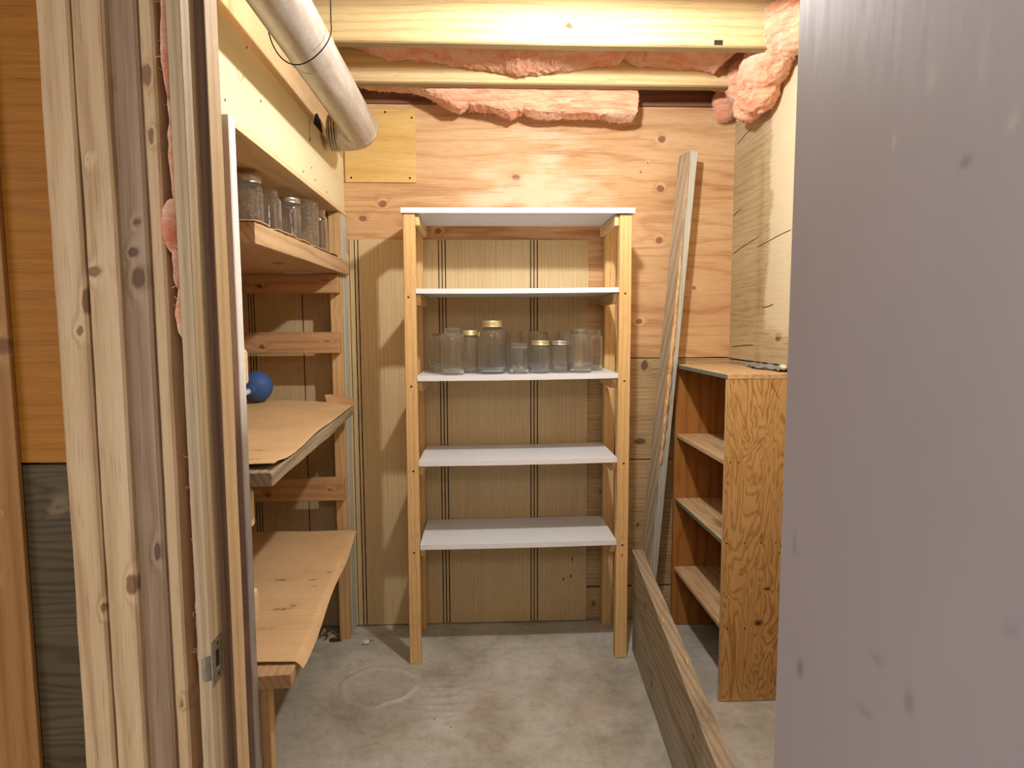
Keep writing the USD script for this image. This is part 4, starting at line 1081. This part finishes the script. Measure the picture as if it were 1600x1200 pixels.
gj = "jars on the white shelf unit"
jar("upside-down glass jar at the left end of the white shelf", (-.192, 2.745, shelf_top(-.192)), .043, .163, .036, None, .02, .012, inverted=True, group=gj)
jar("tall open glass jar, frontmost at the left end of the white shelf", (-.128, 2.588, shelf_top(-.128)), .0475, .188, .035, None, group=gj)
jar("slim gold-lidded jar between the open tall jar and the largest jar", (-.060, 2.672, shelf_top(-.060)), .036, .174, .031, "gold", group=gj)
jar("largest jar on the white shelf, round-shouldered with a pale gold lid", (.031, 2.632, shelf_top(.031)), .0575, .213, .0385, "gold", .03, .04, group=gj)
jar("short glass jar half hidden behind the largest jar", (.048, 2.80, shelf_top(.048)), .040, .115, .034, None, .016, .014, group=gj)
jar("wide tall jar at the back, behind the straight-sided short jar", (.128, 2.775, shelf_top(.128)), .036, .170, .036, None, .012, .012, group=gj)
jar("short straight-sided open jar in the middle of the white shelf", (.143, 2.612, shelf_top(.143)), .041, .124, .037, None, .014, .012, square=True, group=gj)
jar("inverted tall jar at the back, behind the bright gold-lidded jar", (.233, 2.765, shelf_top(.233)), .042, .170, .036, None, .02, .02, inverted=True, group=gj)
jar("small jar with a bright gold lid in the front row", (.228, 2.612, shelf_top(.228)), .0395, .130, .034, "gold", .02, .02, group=gj)
jar("small patterned jar with a dull silver-gold lid in the front row", (.309, 2.625, shelf_top(.309)), .0375, .128, .0345, "silver", .018, .01, cut=True, group=gj)
jar("tall jar at the back, mostly hidden behind the right open tall jar", (.352, 2.780, shelf_top(.352)), .038, .168, .033, None, group=gj)
jar("tall open glass jar in the front row towards the right end", (.394, 2.612, shelf_top(.394)), .0475, .178, .037, None, group=gj)
jar("slimmer open jar at the far right end of the white shelf", (.462, 2.706, shelf_top(.462)), .040, .172, .031, None, group=gj)
Z1 = 1.6698
gl = "jars on the top left shelf"
jar("jar with a cream lid half hidden by the white post on the top left shelf", (-.826, 1.99, Z1), .048, .150, .036, "white", group=gl)
jar("big pressed-glass jar with a silver lid on the top left shelf", (-.735, 2.05, Z1), .0545, .168, .047, "silver", .024, .03, cut=True, group=gl)
jar("slim open jar just behind the big silver-lidded one on the top left shelf", (-.712, 2.205, Z1), .040, .164, .030, None, group=gl)
jar("jar with a pale lid in the middle of the top left shelf", (-.686, 2.335, Z1), .042, .158, .036, "silver", .02, .018, square=True, group=gl)
jar("upturned jar with a rounded base on the top left shelf", (-.655, 2.462, Z1), .040, .178, .032, None, .02, .03, inverted=True, cut=True, group=gl)
jar("last jar beside the far post on the top left shelf", (-.652, 2.602, Z1), .037, .168, .029, None, group=gl)

# ---- bookcase on the right
bc = thing("bookcase", "open plywood bookcase facing left with a swirling-grained side", "bookcase", (.98, 2.52, 0))


def side_stain(v):
    o = np.zeros(len(v))
    for (x, z_, rx, rz, s_) in ((.99, .30, .02, .015, 1.0), (1.0, .62, .02, .03, .5), (.97, .97, .02, .02, .4), (.955, .42, .006, .03, .3), (1.02, .43, .01, .008, .8), (.985, .10, .14, .10, .35)):
        o = np.maximum(o, s_ * np.exp(-((v[:, 0] - x) / rx) ** 2 - ((v[:, 2] - z_) / rz) ** 2))
    return np.clip(o, 0, 1)


part(bc, "side_panel", grid_sheet(lambda u, w: np.stack([.8535 + .2585 * u, np.full_like(u, 2.205), .003 + 1.189 * w], -1), 30, 110, .016, (0, -1, 0)), BOOK, attrs={"stain": side_stain, "knot": knots(((1.02, None, .425), (.02, 1, .006)), ((.99, None, .30), (.01, 1, .009)), ((1.06, None, .56), (.004, 1, .004)), ((1.03, None, .56), (.003, 1, .003)))})
part(bc, "side_panel", bd(.8535, 1.112, 2.814, 2.830, .003, 1.192, "z", b=.0006, cs=.02, step=.03), BOOK_IN, attrs={"knot": knots(((.96, None, .80), (.008, 1, .008)), ((.93, None, .55), (.008, 1, .008)))})
part(bc, "edge_strip", bd(.8515, .8532, 2.206, 2.220, .004, 1.190, "z", b=.0003), EDGE_PLY)
tp = part(bc, "top_board", bd(.8535, 1.115, 2.204, 2.870, 1.1925, 1.2085, "y", b=.0006), BOOK_SHELF)
part(tp, "painted_edge", bd(.8515, .8533, 2.206, 2.868, 1.1932, 1.2075, "y", b=.0004), GREEN_EDGE, label="grey-green painted front edge")
for (z_, grn) in ((.896, False), (.600, True), (.281, False)):
    s_ = part(bc, "shelf", bd(.862, 1.112, 2.2215, 2.8135, z_ - .016, z_, "y", b=.0006, cs=.02, step=.03), BOOK_SHELF, attrs={"stain": lambda v, z_=z_: np.exp(-((v[:, 0] - .93) / .03) ** 2 - ((v[:, 1] - 2.42) / .10) ** 2) * (.8 if z_ < .7 and z_ > .5 else .45)})
    part(s_, "front_edge", bd(.8602, .8619, 2.222, 2.813, z_ - .0155, z_ - .0005, "y", b=.0004), GREEN_EDGE if grn else EDGE_PLY, label="grey-green painted front edge" if grn else None)
for (x_, z_) in ((.87, .895), (.90, .895), (.865, .60), (.93, .60), (.99, .60), (1.045, .60), (.875, .28), (.94, .28)):
    n_ = trimesh.creation.icosphere(1, .003); n_.apply_scale((1, .3, 1)); n_.apply_translation((x_, 2.2048, z_))
    part(bc, "nail", n_, NAIL)
part(bc, "grain_scratch", tube([(1.005, 2.2047, 1.185), (1.04, 2.2047, 1.12)], .0009, 5), NAIL)

scP = lambda u, w: np.stack([1.075 + .042 * w + .012 * np.sin(u * 9), 2.30 + .34 * u, 1.2105 + .004 + .006 * np.sin(u * 14 + w * 5) ** 2 + .012 * w ** 2], -1)
sc_ = thing("scrap_sheet", "crumpled grey scrap strip on the bookcase top against the wall", "scrap", (1.09, 2.45, 1.2095))
part(sc_, "strip", grid_sheet(scP, 40, 8, .0015, (0, 0, 1)), FOIL, smooth=True)
lmp = trimesh.creation.icosphere(3, 1.0)
lv = np.array(lmp.vertices); lv = lv * (1 + .5 * (meshkit.fbm(lv * 2.2, 3, 6)[:, None] - .5)) * np.array([.012, .022, .010])
lmp.vertices = lv + np.array([1.095, 2.30, 1.227])
part(sc_, "lump", lmp, LIDWHITE, smooth=True)

# ---- leaning weathered timber
lb = thing("leaning_board", "weathered two by four leaning upright against the back wall", "board", (.71, 2.74, 0))
rid0 = np.array([.702, 2.735, 0.0])
ez = np.array([.081, .006, 1.0]); ez /= np.linalg.norm(ez)
phi = math.radians(12)
exb = np.array([-math.sin(phi), math.cos(phi), 0.0])
W_, T_ = .090, .043
exn = exb - ez * (exb @ ez); exn /= np.linalg.norm(exn)
eyn = np.cross(ez, exn)            # = left (-x) side
if eyn[0] > 0:
    eyn = -eyn
Lb = 2.118
side0 = rid0 + exn * W_ / 2 - eyn * T_ * .25
mA = place(board(Lb, W_, T_ * .12, b=.002, cs=.012, step=.02, wob=.0014, seed=61), rid0 + exn * W_ / 2 - eyn * T_ * .06 + ez * .006, ez, exn)
part(lb, "brown_face", mA, GREY_WOOD, attrs={"knot": knots()})
mB = place(board(Lb + .004, W_ - .004, T_ * .88, b=.002, cs=.012, step=.02, wob=.0014, seed=62), rid0 + exn * (W_ / 2 + .002) - eyn * T_ * .565 + ez * .006, ez, exn)
part(lb, "timber", mB, GREY_PALE, attrs={"knot": knots()}, label="paler grey face")
# torn edge showing fresh wood along the arris
zs = np.linspace(.78, 2.08, 110)
spl = []
for k, z_ in enumerate(zs):
    s_ = (z_ - .78) / 1.3
    wdt = .010 * math.sin(math.pi * min(1, s_ * 1.25 + .02)) ** .6 * (1 - .55 * s_) + .0012 + .004 * max(0, .35 - abs(s_ - .22)) + .002 * math.sin(k * .9) * (s_ < .5)
    c = rid0 + ez * z_ - eyn * .007 - exn * .0005
    spl.append((c, max(.0012, wdt * .95)))
part(lb, "torn_edge", tube([c for c, _ in spl], np.array([w_ for _, w_ in spl]), 8), SPLIT, label="torn strip of fresh wood")


# ---- two planks on edge at the right
def plankgrid(ya, yb, zlo, zhi, off, thick, xlean=0.0, seed=0):
    def P(u, w):
        y = ya + (yb - ya) * (1 - u)
        z0, z1 = zlo(y), zhi(y)
        z = z0 + (z1 - z0) * w + .0012 * np.sin(y * 21 + w * 3 + seed) * w
        x = .614 + .0575 * (y - 2.586) + off + xlean * w + (meshkit.fbm(np.stack([y * 6, w * 3, y * 0 + seed], -1), 3, seed) - .5) * .004
        return np.stack([x, y, z], -1)
    return grid_sheet(P, 120, 14, thick, (-1, 0, 0))


zl_ = lambda y: .197 + .1155 * (y - 1.78)
zt_ = lambda y: .342 + .0951 * (y - 1.56)
pk = thing("plank", "lower of the two old planks set on edge along the floor", "plank", (.58, 1.9, 0))
part(pk, "timber", plankgrid(1.15, 2.60, lambda y: y * 0 + .006, lambda y: zl_(y) - .005, 0.006, .038, seed=3), PLANK_LOW, attrs={"knot": knots(((None, 2.2, .08), (1, .02, .015)))})
pk2 = thing("plank", "upper of the two old planks set on edge, with a chipped top", "plank", (.60, 1.9, .2))
part(pk2, "timber", plankgrid(1.15, 2.60, lambda y: zl_(y) - .002, zt_, .0, .046, seed=8), PLANK, attrs={"knot": knots(((None, 1.62, .27), (1, .012, .01)), ((None, 2.3, .33), (1, .02, .014))), "stain": lambda v: .4 * np.exp(-((v[:, 1] - 1.6) / .1) ** 2)})
for k_, (y_, dz_) in enumerate(((2.06, .004), (1.83, .003))):
    pts = [(.59 + .01 * k_ + .006 * s_, y_ + .05 * (s_ - .5), zt_(y_) + .001 + .006 * s_ * (1 - s_) * 3) for s_ in np.linspace(0, 1, 6)]
    part(pk2, "splinter", tube(pts, np.array([.0006, .0022, .003, .003, .0016, .0005]), 6), SPLIT)

# ---- litter on the floor
db = thing("debris_pile", "small heap of dry leaves and straw on the floor by the far left post", "debris", (-.745, 2.80, 0), kind="stuff")
ms = []
for k in range(46):
    c = np.array([-.765 + rng.normal(0, .045), 2.795 + rng.normal(0, .025), .006 + abs(rng.normal(0, .012))])
    dv = rng.normal(0, 1, 3) * np.array([1, .7, .22]); dv /= np.linalg.norm(dv)
    L = rng.uniform(.02, .06)
    ms.append(tube([c - dv * L / 2, c + np.array([0, 0, .004]), c + dv * L / 2], np.array([.0006, .0022, .0008]), 5))
mm = join(*ms); mm.vertices[:, 2] = np.maximum(mm.vertices[:, 2], .002)
part(db, "straw", mm, STRAW)
ms = []
for k in range(26):
    c = np.array([-.755 + rng.normal(0, .05), 2.79 + rng.normal(0, .03), .008 + abs(rng.normal(0, .01))])
    s_ = trimesh.creation.icosphere(1, 1.0); s_.apply_scale((rng.uniform(.006, .014), rng.uniform(.005, .012), rng.uniform(.0015, .004)))
    s_.apply_transform(trimesh.transformations.random_rotation_matrix(rng.random(3))); s_.apply_translation(c)
    ms.append(s_)
mm = join(*ms); mm.vertices[:, 2] = np.maximum(mm.vertices[:, 2], .002)
part(db, "leaf_bits", mm, BARK)
lf_ = thing("dry_leaf", "curled brown leaf on the concrete beside the far left post", "leaf", (-.67, 2.735, .002))
part(lf_, "blade", grid_sheet(lambda u, w: np.stack([-.69 + .05 * u, 2.735 + .02 * (w - .5) * np.sin(np.pi * np.clip(u, .03, .97)) ** .6, .004 + .012 * u * (1 - u) + .010 * (w - .5) ** 2 * 4], -1), 12, 7, .0008, (0, 0, 1)), BARK, smooth=True)
ps = thing("paper_scrap", "little crumpled white paper scrap on the concrete floor", "paper scrap", (-.527, 2.715, .001))
pm_ = trimesh.creation.icosphere(3, 1.0); pv_ = np.array(pm_.vertices)
pm_.vertices = pv_ * (1 + .9 * (meshkit.fbm(pv_ * 2.5, 3, 9)[:, None] - .5)) * np.array([.014, .014, .006]) + np.array([-.527, 2.715, .0075])
part(ps, "wad", pm_, PAPER)
part(ps, "tail", grid_sheet(lambda u, w: np.stack([-.517 + .022 * u, 2.722 + .012 * u + .005 * w, .004 + .005 * np.sin(u * 4)], -1), 8, 3, .0006, (0, 0, 1)), STRAW)

# ---- bare bulb over the pantry (just above the picture)
bf = thing("ceiling_bulb", "bare bulb in a white porcelain holder under the joists", "light bulb", (BULB[0], BULB[1], BULB[2]))
part(bf, "holder", lathe([(0, .094), (.055, .094), (.056, .082), (.034, .062), (.026, .045), (.022, .040), (0, .040)], 32, BULB), CERAMIC, smooth=40)
part(bf, "mount_board", bd(BULB[0] - .06, BULB[0] + .06, 1.562, 1.893, BULB[2] + .0945, BULB[2] + .112, "y", b=.001), PINE_Y)
